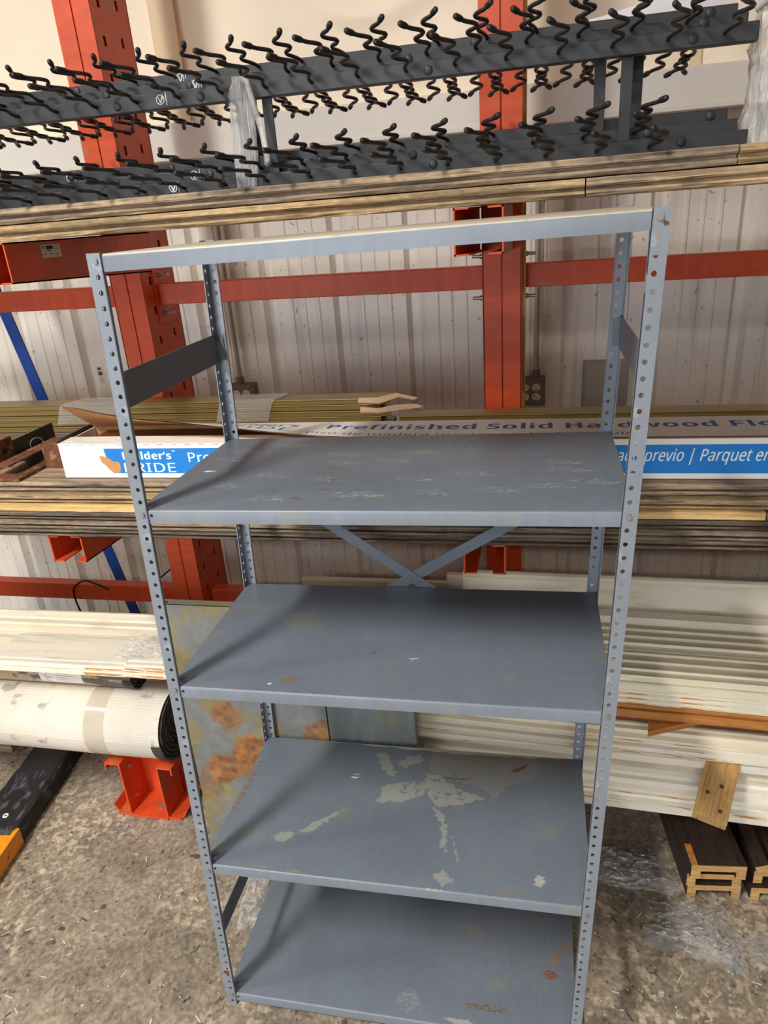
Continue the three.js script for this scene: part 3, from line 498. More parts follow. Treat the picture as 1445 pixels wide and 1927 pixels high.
// ---------------------------------------------------------------- black hook racks lying on the upper stack
{
  // one hook: weaves sideways while running forward 0.22 m; rubber tip
  const hookGeo = (flip, back) => {
    const p = []; const L = 0.205, sg = flip ? -1 : 1;
    const W = [[0, 0], [0.016, 0.0], [0.04, 0.006], [0.062, 0.014], [0.078, 0.012], [0.096, -0.004], [0.112, -0.008], [0.13, 0.006], [0.146, 0.014], [0.16, 0.01], [0.178, -0.006], [0.205, -0.018]];
    for (const [z, x] of W) p.push([sg * x * 1.1, (back ? -0.03 : 0.02) * z / L, (back ? -1.14 : 1.06) * z]);
    return { stem: plain(tube(p, 0.0043, 30, 6)), tip: p.slice(-2) };
  };
  const variants = {};
  for (const f of [0, 1]) for (const b of [0, 1]) {
    const h = hookGeo(f, b), [q, e] = h.tip, d = V(e[0] - q[0], e[1] - q[1], e[2] - q[2]).normalize();
    const tip = new THREE.CapsuleGeometry(0.0062, 0.018, 3, 8); tip.applyQuaternion(new THREE.Quaternion().setFromUnitVectors(V(0, 1, 0), d)); tip.translate(e[0] - d.x * 0.004, e[1] - d.y * 0.004, e[2] - d.z * 0.004);
    variants[f * 2 + b] = [h.stem, plain(tip)];
  }
  const logo = canvasTex(256, 128, (c, w, h) => {
    c.fillStyle = '#323338'; c.fillRect(0, 0, w, h); c.strokeStyle = '#e8e8e8'; c.lineWidth = 7; c.beginPath(); c.arc(110, 64, 42, 0, 6.3); c.stroke();
    c.lineWidth = 6; for (const o of [0, 13]) { c.beginPath(); c.moveTo(80 + o, 34); c.lineTo(108 + o * 0.3, 96); c.stroke(); } for (const o of [0, 13]) { c.beginPath(); c.moveTo(144 - o, 36); c.lineTo(112, 98 - o); c.stroke(); }
    c.fillStyle = '#e8e8e8'; c.fillRect(172, 8, 6, 112); });
  const logoMat = mat({ map: logo, roughness: 0.5 });
  const names = ['black hook rack in front of the other two, nearest the camera', 'black hook rack sandwiched between the front and rear hook racks', 'black hook rack at the back, with hooks also pointing to the wall'];
  for (let i = 0; i < 3; i++) {
    const dz = -0.726 - 0.05 * i, dy = 0.0265 * i, xl = -1.75, xr = 0.80 - 0.012 * i;
    const t = thing('hook_rack', names[i], 'hook rack', 'black hook racks', [-0.0205, 0, dz]);
    const rail = (y0, y1, nm) => { const o = mesh(nm, [box(xl, xr, y0, y1, -0.03, 0, 0.0025), box(xl, xr, y0 + 0.003, y1 - 0.003, -0.034, -0.029, 0)], M.blackSteel, t); return o; };
    const up = rail(2.210 + dy, 2.246 + dy, 'upper_rail');
    const lo = rail(2.0125, 2.0475 + dy, 'lower_rail');
    const ux = [[-0.285, 0.545], [-0.372, 0.492], [-0.36, 0.578]][i];
    for (const x of ux) mesh('upright', box(x - 0.0125, x + 0.0125, 2.03, 2.23 + dy, -0.026, -0.020, 0.001, 'y'), M.blackSteel, t);
    mesh('upright', box(-1.4, -1.375, 2.03, 2.23 + dy, -0.026, -0.020, 0.001, 'y'), M.blackSteel, t);
    const riv = new THREE.SphereGeometry(0.0105, 14, 8); riv.scale(1, 1, 0.4);
    const upr = [[-1.2, -0.668, -0.444, 0.112, 0.672], [-0.72, -0.49, 0.06, 0.7], [-0.83, -0.62, 0.21, 0.72]][i], lor = [[-0.66, -0.42, 0.115, 0.665], [-0.74, -0.47, 0.06, 0.6], [-0.9, -0.6, 0.23, 0.74]][i];
    for (const x of upr) mesh('rivet', riv, M.blackSteel, up).position.set(x, 2.226 + dy + (i ? 0.008 : 0), 0.0005);
    for (const x of lor) mesh('rivet', riv, M.blackSteel, lo).position.set(x, 2.034 + dy, 0.0005);
    const lg = new THREE.PlaneGeometry(0.062, 0.031);
    mesh('logo_plate', lg, logoMat, up).position.set([-0.545, -0.47, -0.53][i], 2.230 + dy + (i ? 0.004 : 0), 0.0012);
    mesh('logo_plate', lg, logoMat, lo).position.set([-0.55, -0.51, -0.9][i], 2.034 + dy, 0.0012);
    const put = (x, y, f, b, z) => { const [s, tp] = variants[f * 2 + b]; const o = mesh('hook', s, M.hook, t); o.position.set(x, y, z); mesh('rubber_tip', tp, M.rubber, o); };
    const P = 0.112, u0 = [0.173, 0.104, 0.126][i], l0 = [-0.075, -0.104, -0.085][i], f = i === 2 ? 1 : 0;
    for (let k = -16; k <= 6; k++) {
      const x = u0 + k * P; if (x > xl + 0.05 && x < xr - 0.02) put(x, 2.229 + dy + (i ? 0.009 : 0), f, 0, 0);
      const x2 = l0 + k * P; if (x2 > xl + 0.05 && x2 < xr - 0.02) put(x2, 2.030 + dy + (i ? 0.006 : 0), f, 0, 0);
      if (i === 2) { for (const [xq, fl, yq] of [[0.008, 1, 2.242], [0.064, 0, 2.246], [0.117, 0, 2.24]]) { const xa = xq + k * P + 0.02; if (xa > xl + 0.05 && xa < xr - 0.02) put(xa, yq, fl, 1, -0.03); } }
    }
  }
  // stretch film round the uprights and the end
  const sleeve = (x, y0, y1, z, w, d, tw, s) => {
    const nu = 96, nv = 40, p = [], id = [], uv = [];
    for (let j = 0; j <= nv; j++) for (let k = 0; k <= nu; k++) {
      const v = j / nv, a = (k / nu) * Math.PI * 2, kk = (k % nu) / nu, fold = Math.abs(fbm(kk, v, 26, 2, s * 7, 3) - 0.5) * 2, fold2 = Math.abs(fbm(kk, v, 60, 3, s * 7 + 5, 2) - 0.5) * 2, r = 1.08 - 0.34 * Math.pow(fold, 0.6) - 0.12 * fold2, pin = 1 - tw * Math.exp(-Math.pow((v - 0.97) / 0.07, 2));
      p.push(x + Math.cos(a) * w * r * pin + 0.01 * (v - 0.5), lerp(y0, y1, v), z + Math.sin(a) * d * r * pin); uv.push(k / nu * 4, v);
    }
    for (let j = 0; j < nv; j++) for (let k = 0; k < nu; k++) { const a = j * (nu + 1) + k; id.push(a, a + 1, a + nu + 1, a + 1, a + nu + 2, a + nu + 1); }
    const g = new THREE.BufferGeometry(); g.setAttribute('position', new THREE.Float32BufferAttribute(p, 3)); g.setAttribute('uv', new THREE.Float32BufferAttribute(uv, 2)); g.setIndex(id); g.computeVertexNormals(); return g;
  };
  single('stretch_film', sleeve(-0.365, 2.02, 2.258, -0.725, 0.031, 0.012, 0.4, 3), M.filmV, 'clear stretch film wound round the left uprights of the hook racks', 'film');
  single('stretch_film', sleeve(0.85, 2.0145, 2.27, -0.78, 0.075, 0.1, 0.0, 8), M.filmV, 'clear stretch film wrapped over the right end of the hook racks', 'film');
  // strip of twisted film hanging beside the left wrap
  single('stretch_film', tube([[-0.338, 2.25, -0.708], [-0.325, 2.2, -0.704], [-0.312, 2.14, -0.704], [-0.306, 2.09, -0.703], [-0.304, 2.062, -0.695]], 0.008, 20, 5), M.filmV, 'loose twisted tail of stretch film hanging next to the left wrap', 'film');
  // curled grey paper on top of the racks, end bag
  const pg = new THREE.PlaneGeometry(0.32, 0.06, 24, 4); const pp = pg.attributes.position;
  for (let i = 0; i < pp.count; i++) { const x = pp.getX(i), y = pp.getY(i); pp.setXYZ(i, x, y + 0.012 * Math.sin(x * 17 + 1), 0.02 * Math.cos(x * 9) + 0.02 * y); }
  pg.computeVertexNormals();
  single('paper_sheet', pg, M.paper, 'curled grey paper sheet lying behind the right end of the hook racks', 'paper', null, [0.6, 2.29, -0.87], [-0.35, 0, -0.02]);
  const bag = new RoundedBoxGeometry(0.24, 0.028, 0.16, 3, 0.012); jitter(bag, 0.003, 0.003, 0.003);
  const bg = thing('plastic_bag', 'white plastic bag with a blue mark folded over the right end of the racks', 'bag', null, [0.91, 2.29, -0.76]);
  mesh('bag_body', bag, M.cardWhite, bg); const bl = new THREE.PlaneGeometry(0.06, 0.03); bl.rotateX(-Math.PI / 2); mesh('blue_print', bl, mat({ color: css(40, 80, 190) }), bg).position.set(0, 0.0165, 0.03);
}

// ---------------------------------------------------------------- things on the lower level
const LY = 1.2825;                                    // top of the lower timber stack
{
  // bronze strips: shallow channels piled at the back
  const G = 'bronze strips on the lower level';
  const strip = (x0, x1, y, h, zf, w, label, parts) => {
    const o = thing('bronze_strip', label, 'metal strip', G, [0, y, 0]);
    mesh('channel', [box(x0, x1, h - 0.003, h, zf - w, zf, 0.001), box(x0, x1, 0, h, zf - 0.003, zf, 0.001), box(x0, x1, 0, h, zf - w, zf - w + 0.003, 0.001)], M.bronze, o);
    mesh('bead', at(cyl(0.0022, x1 - x0, 6).rotateZ(Math.PI / 2), (x0 + x1) / 2, h - 0.001, zf + 0.001), M.bronze, o);
    return o;
  };
  const lv = ['lowest', 'second', 'third', 'fourth', 'topmost'];
  for (let i = 0; i < 5; i++) strip(-2.3, -0.125 - (i % 2) * 0.035, LY + 0.001 + i * 0.0202, 0.0178, -1.094 - [0, 0.006, 0.002, 0.008, 0.004][i], 0.085, `${lv[i]} bronze strip of the left pile, behind the angle irons`);
  for (let i = 0; i < 2; i++) strip(-0.09, 1.7, LY + 0.001 + i * 0.024, 0.0235, -1.012 - i * 0.05, 0.075, ['lower', 'upper'][i] + ' bronze strip of the right pile, behind the carton lid');
  // film bands and torn paper wrap on the left pile
  const band = (x0, x1, sk) => {
    const nx = 30, prof = [[-1.0905, 0.03], [-1.0905, 0.06], [-1.0905, 0.09], [-1.0925, 0.1035], [-1.11, 0.1045], [-1.14, 0.1045], [-1.178, 0.1045]];
    const p = [], id = [], uv = [];
    for (let i = 0; i <= nx; i++) prof.forEach(([z, y], j) => { const v = j / (prof.length - 1); p.push(lerp(x0, x1, i / nx) + sk * v, LY + y + rr(0, 0.0022), z + rr(0, 0.0022)); uv.push(i / nx * 6, v); });
    const n = prof.length; for (let i = 0; i < nx; i++) for (let j = 0; j < n - 1; j++) { const a = i * n + j; id.push(a, a + n, a + 1, a + 1, a + n, a + n + 1); }
    const g = new THREE.BufferGeometry(); g.setAttribute('position', new THREE.Float32BufferAttribute(p, 3)); g.setAttribute('uv', new THREE.Float32BufferAttribute(uv, 2)); g.setIndex(id); g.computeVertexNormals(); return g;
  };
  single('stretch_film', band(-1.36, -1.12, 0.07), M.film, 'clear stretch film band round the bronze strips behind the carton end', 'film');
  single('stretch_film', band(-0.74, -0.55, 0.06), M.film, 'clear stretch film band round the bronze strips behind the left rear post', 'film');
  const torn = (pts, label) => { const sh = new THREE.Shape(pts.map((q) => new THREE.Vector2(...q))); const g = new THREE.ExtrudeGeometry(sh, { depth: 0.003, bevelEnabled: false, steps: 1 }); jitter(g, 0.002, 0.002, 0.002); single('torn_paper', metreUV(g), M.paperTan, label, 'paper', 'torn paper flaps', [-0.155, LY + 0.098, -1.080], [-0.9, 0.35, 0.02]); };
  M.paperTan = mat({ color: css(206, 178, 148), roughness: 0.85 });
  torn([[-0.07, -0.028], [0.0, -0.016], [0.06, 0.022], [0.11, 0.024], [0.125, 0.034], [0.05, 0.04], [-0.01, 0.006], [-0.07, -0.008]], 'upper torn tan paper flap at the end of the left bronze pile');
  const tp = torn([[-0.06, -0.06], [0.0, -0.052], [0.07, -0.024], [0.12, -0.008], [0.14, 0.006], [0.12, 0.008], [0.05, -0.012], [0.0, -0.034], [-0.06, -0.042]], 'lower torn tan paper flap at the end of the left bronze pile');

  // long flooring carton, lid lifted at the left end
  const x0 = -1.016, x1 = 1.35, zf = -0.618, zb = -0.805, h = 0.1, t = thing('flooring_carton', 'long white flooring carton with blue printed side and its lid lifted at the left', 'carton', null, [0, LY + 0.0012, 0]);
  const L = x1 - x0, Wp = 2048, pm = Wp / L;
  const side = canvasTex(Wp, 128, (c, w, hh) => {
    c.fillStyle = '#f2efea'; c.fillRect(0, 0, w, hh);
    const X = (m) => m * pm, k = hh / h;
    c.fillStyle = '#0d7fd6'; c.fillRect(X(0.135), 0.012 * k, w, 0.074 * k);
    c.fillStyle = '#efece8'; c.beginPath(); c.moveTo(X(0.10), 0); c.lineTo(X(0.142), 0); c.lineTo(X(0.146), 0.03 * k); c.lineTo(X(0.15), 0.05 * k); c.lineTo(X(0.163), 0.1 * k); c.lineTo(X(0.1), 0.1 * k); c.fill();
    c.fillStyle = '#c8945a'; c.beginPath(); c.moveTo(X(0.127), 0.034 * k); c.quadraticCurveTo(X(0.122), 0.05 * k, X(0.142), 0.065 * k); c.quadraticCurveTo(X(0.156), 0.09 * k, X(0.178), 0.086 * k); c.quadraticCurveTo(X(0.192), 0.072 * k, X(0.184), 0.052 * k); c.lineTo(X(0.165), 0.05 * k); c.quadraticCurveTo(X(0.15), 0.034 * k, X(0.127), 0.034 * k); c.fill();
    c.fillStyle = '#ffffff'; c.textBaseline = 'alphabetic';
    const put = (txt, font, x, y, wd) => { c.font = font; const m = c.measureText(txt).width; c.save(); c.translate(X(x), y * k); c.scale(X(wd) / m, 1); c.fillText(txt, 0, 0); c.restore(); };
    put('Builder\u2019s', 'bold 40px sans-serif', 0.196, 0.0445, 0.156); put('\u2122', '14px sans-serif', 0.354, 0.026, 0.012); put('PRIDE', '50px sans-serif', 0.192, 0.0835, 0.170);
    put('Prefinished Solid Hardwood Flooring | Piso', '50px sans-serif', 0.398, 0.053, 0.95);
    put('maciza acabado previo | Parquet en bois', 'italic 54px sans-serif', 1.371, 0.054, 0.60);
    for (let i = 0; i < 300; i++) { c.fillStyle = 'rgba(80,80,80,0.08)'; c.fillRect(rr(0, w), rr(0, hh), rr(1, 14), 1); }
  });
  // side panel with its print
  const fp = new THREE.BoxGeometry(L, h, 0.004); const mats = [M.cardWhite, M.cardWhite, M.cardWhite, M.cardWhite, mat({ map: side, roughness: 0.6 }), M.card];
  const fm = new THREE.Mesh(fp, mats); fm.name = 'printed_side'; fm.position.set((x0 + x1) / 2, h / 2, zf - 0.002); t.add(fm);
  mesh('end_panel', box(x0, x0 + 0.004, 0, h, zb, zf - 0.004, 0), M.cardWhite, t);
  mesh('bottom_panel', box(x0, x1, 0, 0.004, zb, zf - 0.004, 0), M.card, t);
  mesh('rear_side', box(x0, x1, 0, h, zb - 0.004, zb, 0), M.card, t);
  mesh('front_flap', box(x0 - 0.002, x1, h, h + 0.003, zf - 0.072, zf + 0.001, 0.001), M.cardWhite, t);
  for (let k = 0; k < 34; k++) mesh('perforation', box(x0 + 0.02 + k * 0.042, x0 + 0.038 + k * 0.042, h - 0.0015, h - 0.0005, zf - 0.001, zf + 0.0006, 0), M.card, t);
  // lid: hinged at the back, twisted up towards the left end
  const lidTex = canvasTex(2048, 160, (c, w, hh) => {
    c.fillStyle = '#e9e4de'; c.fillRect(0, 0, w, hh); for (let i = 0; i < 500; i++) { c.fillStyle = 'rgba(90,80,70,0.05)'; c.fillRect(rr(0, w), 0, 1, hh); }
    const X = (m) => m * pm; c.fillStyle = '#2b5f9f'; c.strokeStyle = '#2b5f9f';
    const put = (txt, font, x, y, wd, sy = 1) => { c.font = font; const m = c.measureText(txt).width; c.save(); c.translate(X(x), y); c.scale(X(wd) / m, sy); c.fillText(txt, 0, 0); c.restore(); };
    put('Builder\u2019s', 'bold 56px sans-serif', 0.45, 74, 0.25); put('PRIDE', '56px sans-serif', 0.45, 128, 0.25);
    put('Prefinished Solid Hardwood Flooring', 'bold 62px sans-serif', 0.777, 84, 1.355); put('Piso de madera maciza acabado previo', '30px sans-serif', 0.74, 140, 0.86);
  });
  const nx = 60, nz = 8, wd = 0.186, p = [], id = [], uv = [];
  const ang = (x) => { const T = [[-1.02, 0.58], [-0.96, 0.56], [-0.88, 0.47], [-0.76, 0.37], [-0.64, 0.31], [-0.52, 0.24], [-0.4, 0.17], [-0.28, 0.10], [-0.1, 0.045], [0.2, 0.02], [2, 0.02]]; for (let i = 0; i < T.length - 1; i++) if (x <= T[i + 1][0]) return lerp(T[i][1], T[i + 1][1], (x - T[i][0]) / (T[i + 1][0] - T[i][0])); return 0.02; };
  for (let j = 0; j <= nz; j++) for (let i = 0; i <= nx; i++) {
    const v = j / nz, tip = smooth(0, 0.35, (lerp(x0, x1, i / nx) - x0) / 0.5 + 0.06), x = lerp(x0, x1, i / nx), a = ang(x), q = v * wd;
    p.push(x + (1 - tip) * 0.02 * v, h + 0.0045 + q * Math.sin(a), zb + q * Math.cos(a)); uv.push((x - x0) / L, 1 - v);
  }
  for (let j = 0; j < nz; j++) for (let i = 0; i < nx; i++) { const a = j * (nx + 1) + i; id.push(a, a + nx + 1, a + 1, a + 1, a + nx + 1, a + nx + 2); }
  const lg = new THREE.BufferGeometry(); lg.setAttribute('position', new THREE.Float32BufferAttribute(p, 3)); lg.setAttribute('uv', new THREE.Float32BufferAttribute(uv, 2)); lg.setIndex(id); lg.computeVertexNormals();
  mesh('lid', lg, mat({ map: lidTex, roughness: 0.65 }), t, 'white printed carton lid');
  const lg2 = lg.clone(); lg2.translate(0, -0.0028, 0); mesh('lid_liner', lg2, M.card, t, 'brown inner face of the lid');
  // planks inside the carton
  for (let k = 0; k < 2; k++) { const zz = zb + 0.004 + k * 0.088; single('hardwood_plank', box(x0 + 0.05, x1 - 0.02, LY + 0.006, LY + 0.092, zz, zz + 0.085, 0.002), M.brownwood, ['reddish brown flooring planks bundled at the rear inside the open carton', 'reddish brown flooring planks bundled at the front inside the open carton'][k], 'flooring', 'planks in the carton'); }
  // rusty angle irons and bits of steel at the left
  const ang1 = thing('angle_iron', 'short black painted angle iron with rusty end plate, nearest the left edge', 'angle iron', null, [-1.312, LY, 0]);
  mesh('upright_leg', box(-0.008, 0, 0, 0.064, -1.0, -0.77, 0.001), M.blackGloss, ang1); mesh('flat_leg', box(0, 0.05, 0, 0.007, -1.0, -0.775, 0.001), M.blackGloss, ang1);
  mesh('rusty_end', jitter(box(-0.004, 0.01, 0.007, 0.084, -0.778, -0.64, 0.003), 0.002, 0.002, 0.002), M.rust, ang1, 'rusty end plate'); mesh('bolt_hole', at(cyl(0.011, 0.002, 14).rotateZ(Math.PI / 2), 0.0105, 0.045, -0.735), M.dark, ang1);
  const ang2 = thing('angle_iron', 'rust brown angle iron lying in the middle between the black iron and the carton', 'angle iron', null, [-1.19, LY + 0.0105, 0]);
  mesh('top_leg', box(-0.045, 0.004, 0.028, 0.034, -0.885, -0.6, 0.001, 'z'), M.rust, ang2); mesh('side_leg', box(-0.002, 0.004, 0.0, 0.03, -0.885, -0.68, 0.001, 'z'), M.blackWorn, ang2);
  for (const z of [-0.66, -0.7, -0.74]) mesh('rivet', at(cyl(0.005, 0.003, 10), -0.02, 0.0355, z), M.rust, ang2);
  single('steel_flat', box(-1.245, -1.15, LY + 0.0005, LY + 0.0095, -0.74, -0.585, 0.002, 'z'), M.rust, 'flat grey rusty steel bar under the rust brown angle iron', 'steel bar');
  const ang4 = thing('angle_iron', 'dark steel angle iron standing right behind the left end of the white carton', 'angle iron', null, [-1.03, LY + 0.0005, 0]);
  mesh('upright_leg', box(-0.052, -0.045, 0, 0.09, -0.95, -0.715, 0.001, 'z'), M.blackWorn, ang4); mesh('flat_leg', box(-0.1, -0.052, 0, 0.007, -0.95, -0.715, 0.001, 'z'), M.rust, ang4); mesh('end_plate', jitter(box(-0.115, -0.045, 0, 0.078, -0.715, -0.708, 0.001), 0.001, 0.002, 0.001), M.rust, ang4, 'rusty end plate');
  single('wire_ring', new THREE.TorusGeometry(0.021, 0.0016, 6, 28), M.zincDull, 'small bent wire ring between the two slanting angle irons', 'wire', null, [-1.28, LY + 0.0305, -0.86], [0.1, 0.9, 0]);
}

// ---------------------------------------------------------------- left bay: mouldings and carpet rolls on the rack base
{
  // large carpet roll, backing outwards
  const roll = (x0, x1, R, core, turns, m, mEnd, squash, o) => {
    const nu = 48, nv = 24, p = [], id = [], uv = [];
    for (let j = 0; j <= nv; j++) for (let i = 0; i <= nu; i++) { const a = (i / nu) * Math.PI * 2, x = lerp(x0, x1, j / nv), r = R * (1 + 0.01 * Math.sin(a * 3 + j * 0.5) + 0.006 * hash(i % nu, j, 5)); p.push(x, Math.sin(a) * r * squash, Math.cos(a) * r); uv.push((x - x0) / (x1 - x0) * 1.6, i / nu * 1.2); }
    for (let j = 0; j < nv; j++) for (let i = 0; i < nu; i++) { const a = j * (nu + 1) + i; id.push(a, a + 1, a + nu + 1, a + 1, a + nu + 2, a + nu + 1); }
    const g = new THREE.BufferGeometry(); g.setAttribute('position', new THREE.Float32BufferAttribute(p, 3)); g.setAttribute('uv', new THREE.Float32BufferAttribute(uv, 2)); g.setIndex(id); g.computeVertexNormals();
    mesh('outer_layer', g, m, o);
    // spiral of pile at the end face
    const n = turns * 40, sp = [], si = [], su = [];
    for (let i = 0; i <= n; i++) { const a = (i / 40) * Math.PI * 2, r = lerp(core, R * 0.985, i / n), w = (R - core) / turns * 0.42; const dx = 0.006 * hash(i, 3, 9); for (const s of [-1, 1]) { sp.push(x1 + dx, Math.sin(a) * (r + s * w) * squash, Math.cos(a) * (r + s * w), x1 - 0.03, Math.sin(a) * (r + s * w) * squash, Math.cos(a) * (r + s * w)); su.push(i / 40, s, i / 40, s); } }
    for (let i = 0; i < n; i++) { const a = i * 4, b = a + 4; si.push(a, b, a + 2, a + 2, b, b + 2, a, a + 1, b, b, a + 1, b + 1, a + 2, b + 2, a + 3, a + 3, b + 2, b + 3); }
    const sg = new THREE.BufferGeometry(); sg.setAttribute('position', new THREE.Float32BufferAttribute(sp, 3)); sg.setAttribute('uv', new THREE.Float32BufferAttribute(su, 2)); sg.setIndex(si); sg.computeVertexNormals();
    mesh('rolled_end', sg, mEnd, o);
    const disc = new THREE.CircleGeometry(R * 0.98, 36); disc.rotateY(Math.PI / 2); disc.scale(1, squash, 1); mesh('rolled_core', disc, M.dark, o).position.x = x1 - 0.02;
  };
  const big = thing('carpet_roll', 'large rolled carpet with cream woven backing lying on the red rack base', 'carpet roll', 'carpet rolls in the left bay', [0, 0.3632, -0.672]);
  roll(-2.2, -0.868, 0.131, 0.02, 7, M.carpetBack, M.pile, 0.955, big);
  const tape = new THREE.CylinderGeometry(0.1328, 0.1328, 0.075, 48, 1, true); tape.rotateZ(Math.PI / 2); tape.scale(1, 0.957, 1);
  mesh('tape_band', tape, phys({ color: css(238, 232, 220), roughness: 0.15, transmission: 0.6, thickness: 0 }), big, 'clear packing tape band').position.x = -1.11;
  const small = thing('rug_roll', 'thin rolled grey and beige rug with a white paper label, above the carpet roll', 'rug roll', 'carpet rolls in the left bay', [0, 0.5495, -0.692]);
  roll(-2.2, -0.985, 0.058, 0.012, 5, M.rug, M.rubber, 1, small);
  const labT = canvasTex(512, 256, (c, w, h) => { c.fillStyle = '#e6e3e2'; c.fillRect(0, 0, w, h); c.fillStyle = '#222'; for (let i = 0; i < 22; i++) c.fillRect(40 + i * 4.6, 22, rr(1, 3.4), 52); for (let i = 0; i < 9; i++) { c.fillStyle = '#555'; c.fillRect(50 + (i % 3) * 14, 96 + i * 14, rr(30, 80), 4); } for (let i = 0; i < 8; i++) { c.fillStyle = '#9a9696'; c.fillRect(200, 60 + i * 20, rr(120, 260), 4); } c.strokeStyle = '#222'; c.lineWidth = 4; c.beginPath(); c.arc(255, 60, 15, 0, 6.28); c.stroke(); c.beginPath(); c.moveTo(230, 96); c.lineTo(290, 30); c.stroke(); c.beginPath(); c.arc(245, 96, 9, 0, 6.28); c.stroke(); });
  const lb = new THREE.CylinderGeometry(0.0592, 0.0592, 0.165, 20, 1, true, -0.5, 1.7); lb.rotateZ(Math.PI / 2); const luv = lb.attributes.uv, lp = lb.attributes.position; for (let i = 0; i < luv.count; i++) luv.setXY(i, (lp.getX(i) + 0.0825) / 0.165, (Math.atan2(lp.getY(i), lp.getZ(i)) + 0.75) / 1.8);
  mesh('paper_label', lb, mat({ map: labT, roughness: 0.6 }), small).position.x = -1.25;

  // painted mouldings lying on the rolls
  const G = 'painted mouldings in the left bay';
  const mould = (out, x0, x1, m, label, pos, rot = [0, 0, 0], edge) => {
    let g = prismX(out, x0, x1, 1); g = toCreasedNormals(metreUV(g), 0.5);
    if (!edge) return single('profiled_board', g, m, label, 'moulding', G, pos, rot);
    const t = thing('profiled_board', label, 'moulding', G, pos, rot); mesh('board', g, m, t); mesh('chipped_edge', box(x0, x1, edge[0], edge[1], edge[2], edge[2] + 0.0015, 0), M.chipped, t, 'bare wood along the chipped edge'); return t;
  };
  const base = (w, h) => [[0, 0], [-w, 0], [-w, h * 0.55], [-w + 0.02, h * 0.8], [-w + 0.024, h], [-0.03, h], [-0.027, h * 0.86], [-0.022, h * 0.86], [-0.018, h * 0.98], [-0.006, h * 0.98], [0, h * 0.7]];
  mould(base(0.2, 0.014), -2.2, -0.735, M.trimB, 'lowest flat white moulding with chipped wood edge, lying on the rug roll', [0, 0.608, -0.588], [0, 0.012, 0], [0.001, 0.012, 0]);
  mould(base(0.185, 0.013), -1.47, -0.75, M.trimA, 'broad flat white moulding with scattered specks, second in the left pile', [0, 0.6232, -0.596], [0, 0.012, 0], [0.001, 0.009, 0]);
  mould(base(0.18, 0.013), -0.955, -0.3, M.trimA, 'short white moulding piece under the crumpled film in the left pile', [0, 0.6372, -0.594], [0, 0.014, 0], [0.0, 0.010, 0]);
  const crown = [[0, 0], [-0.012, 0.012], [-0.016, 0.012], [-0.03, 0.022], [-0.045, 0.024], [-0.05, 0.031], [-0.075, 0.03], [-0.08, 0.037], [-0.095, 0.044], [-0.1, 0.05], [-0.108, 0.05], [-0.108, 0.03], [-0.05, 0.006], [-0.02, 0]];
  mould(crown, -2.2, -0.3, M.trimC, 'long white crown moulding lying behind the flat ones on the left', [0, 0.6, -0.80], [0, 0.012, 0]);
  single('support_block', box(-2.15, -1.75, 0.001, 0.598, -0.915, -0.82, 0.003), M.grey2, 'grey timber block propping the left mouldings from behind', 'timber block');
  single('support_block', box(-0.84, -0.6, 0.001, 0.598, -0.915, -0.80, 0.003), M.grey4, 'dark timber block behind the carpet roll end', 'timber block');
  // crumpled film on the mouldings
  single('stretch_film', crumple(0.2, 0.14, 0.03, 31, 70, 50), M.film, 'crumpled clear film lying on the left white mouldings', 'film', null, [-0.90, 0.6512, -0.685], [0, 0.25, 0]);
}
function crumple(w, d, h, s, nx = 40, nz = 30) {
  const p = [], id = [], uv = [];
  for (let j = 0; j <= nz; j++) for (let i = 0; i <= nx; i++) {
    const u = i / nx, v = j / nz, n = fbm(u, v, 5, 6, s, 4), r = Math.abs(fbm(u, v, 9, 3, s + 4, 4) - 0.5) * 2, e = fbm(u, v, 3, 3, s + 9, 2) - 0.5, f = Math.abs(Math.sin(u * 14 + v * 26 + 6 * n));
    p.push((u - 0.5) * w * (0.75 + 0.5 * fbm(0.3, v, 3, 5, s + 11, 3)) + 0.2 * w * e, Math.max(0.0005, h * (0.25 * n + 0.9 * (1 - r) * n * n + 0.25 * (1 - f) * n)), (v - 0.5) * d * (0.7 + 0.6 * fbm(u, 0.4, 5, 3, s + 13, 3)) + 0.2 * d * (fbm(u, v, 3, 3, s + 19, 2) - 0.5)); uv.push(u, v);
  }
  for (let j = 0; j < nz; j++) for (let i = 0; i < nx; i++) { const a = j * (nx + 1) + i; id.push(a, a + nx + 1, a + 1, a + 1, a + nx + 1, a + nx + 2); }
  const g = new THREE.BufferGeometry(); g.setAttribute('position', new THREE.Float32BufferAttribute(p, 3)); g.setAttribute('uv', new THREE.Float32BufferAttribute(uv, 2)); g.setIndex(id); g.computeVertexNormals(); return g;
}

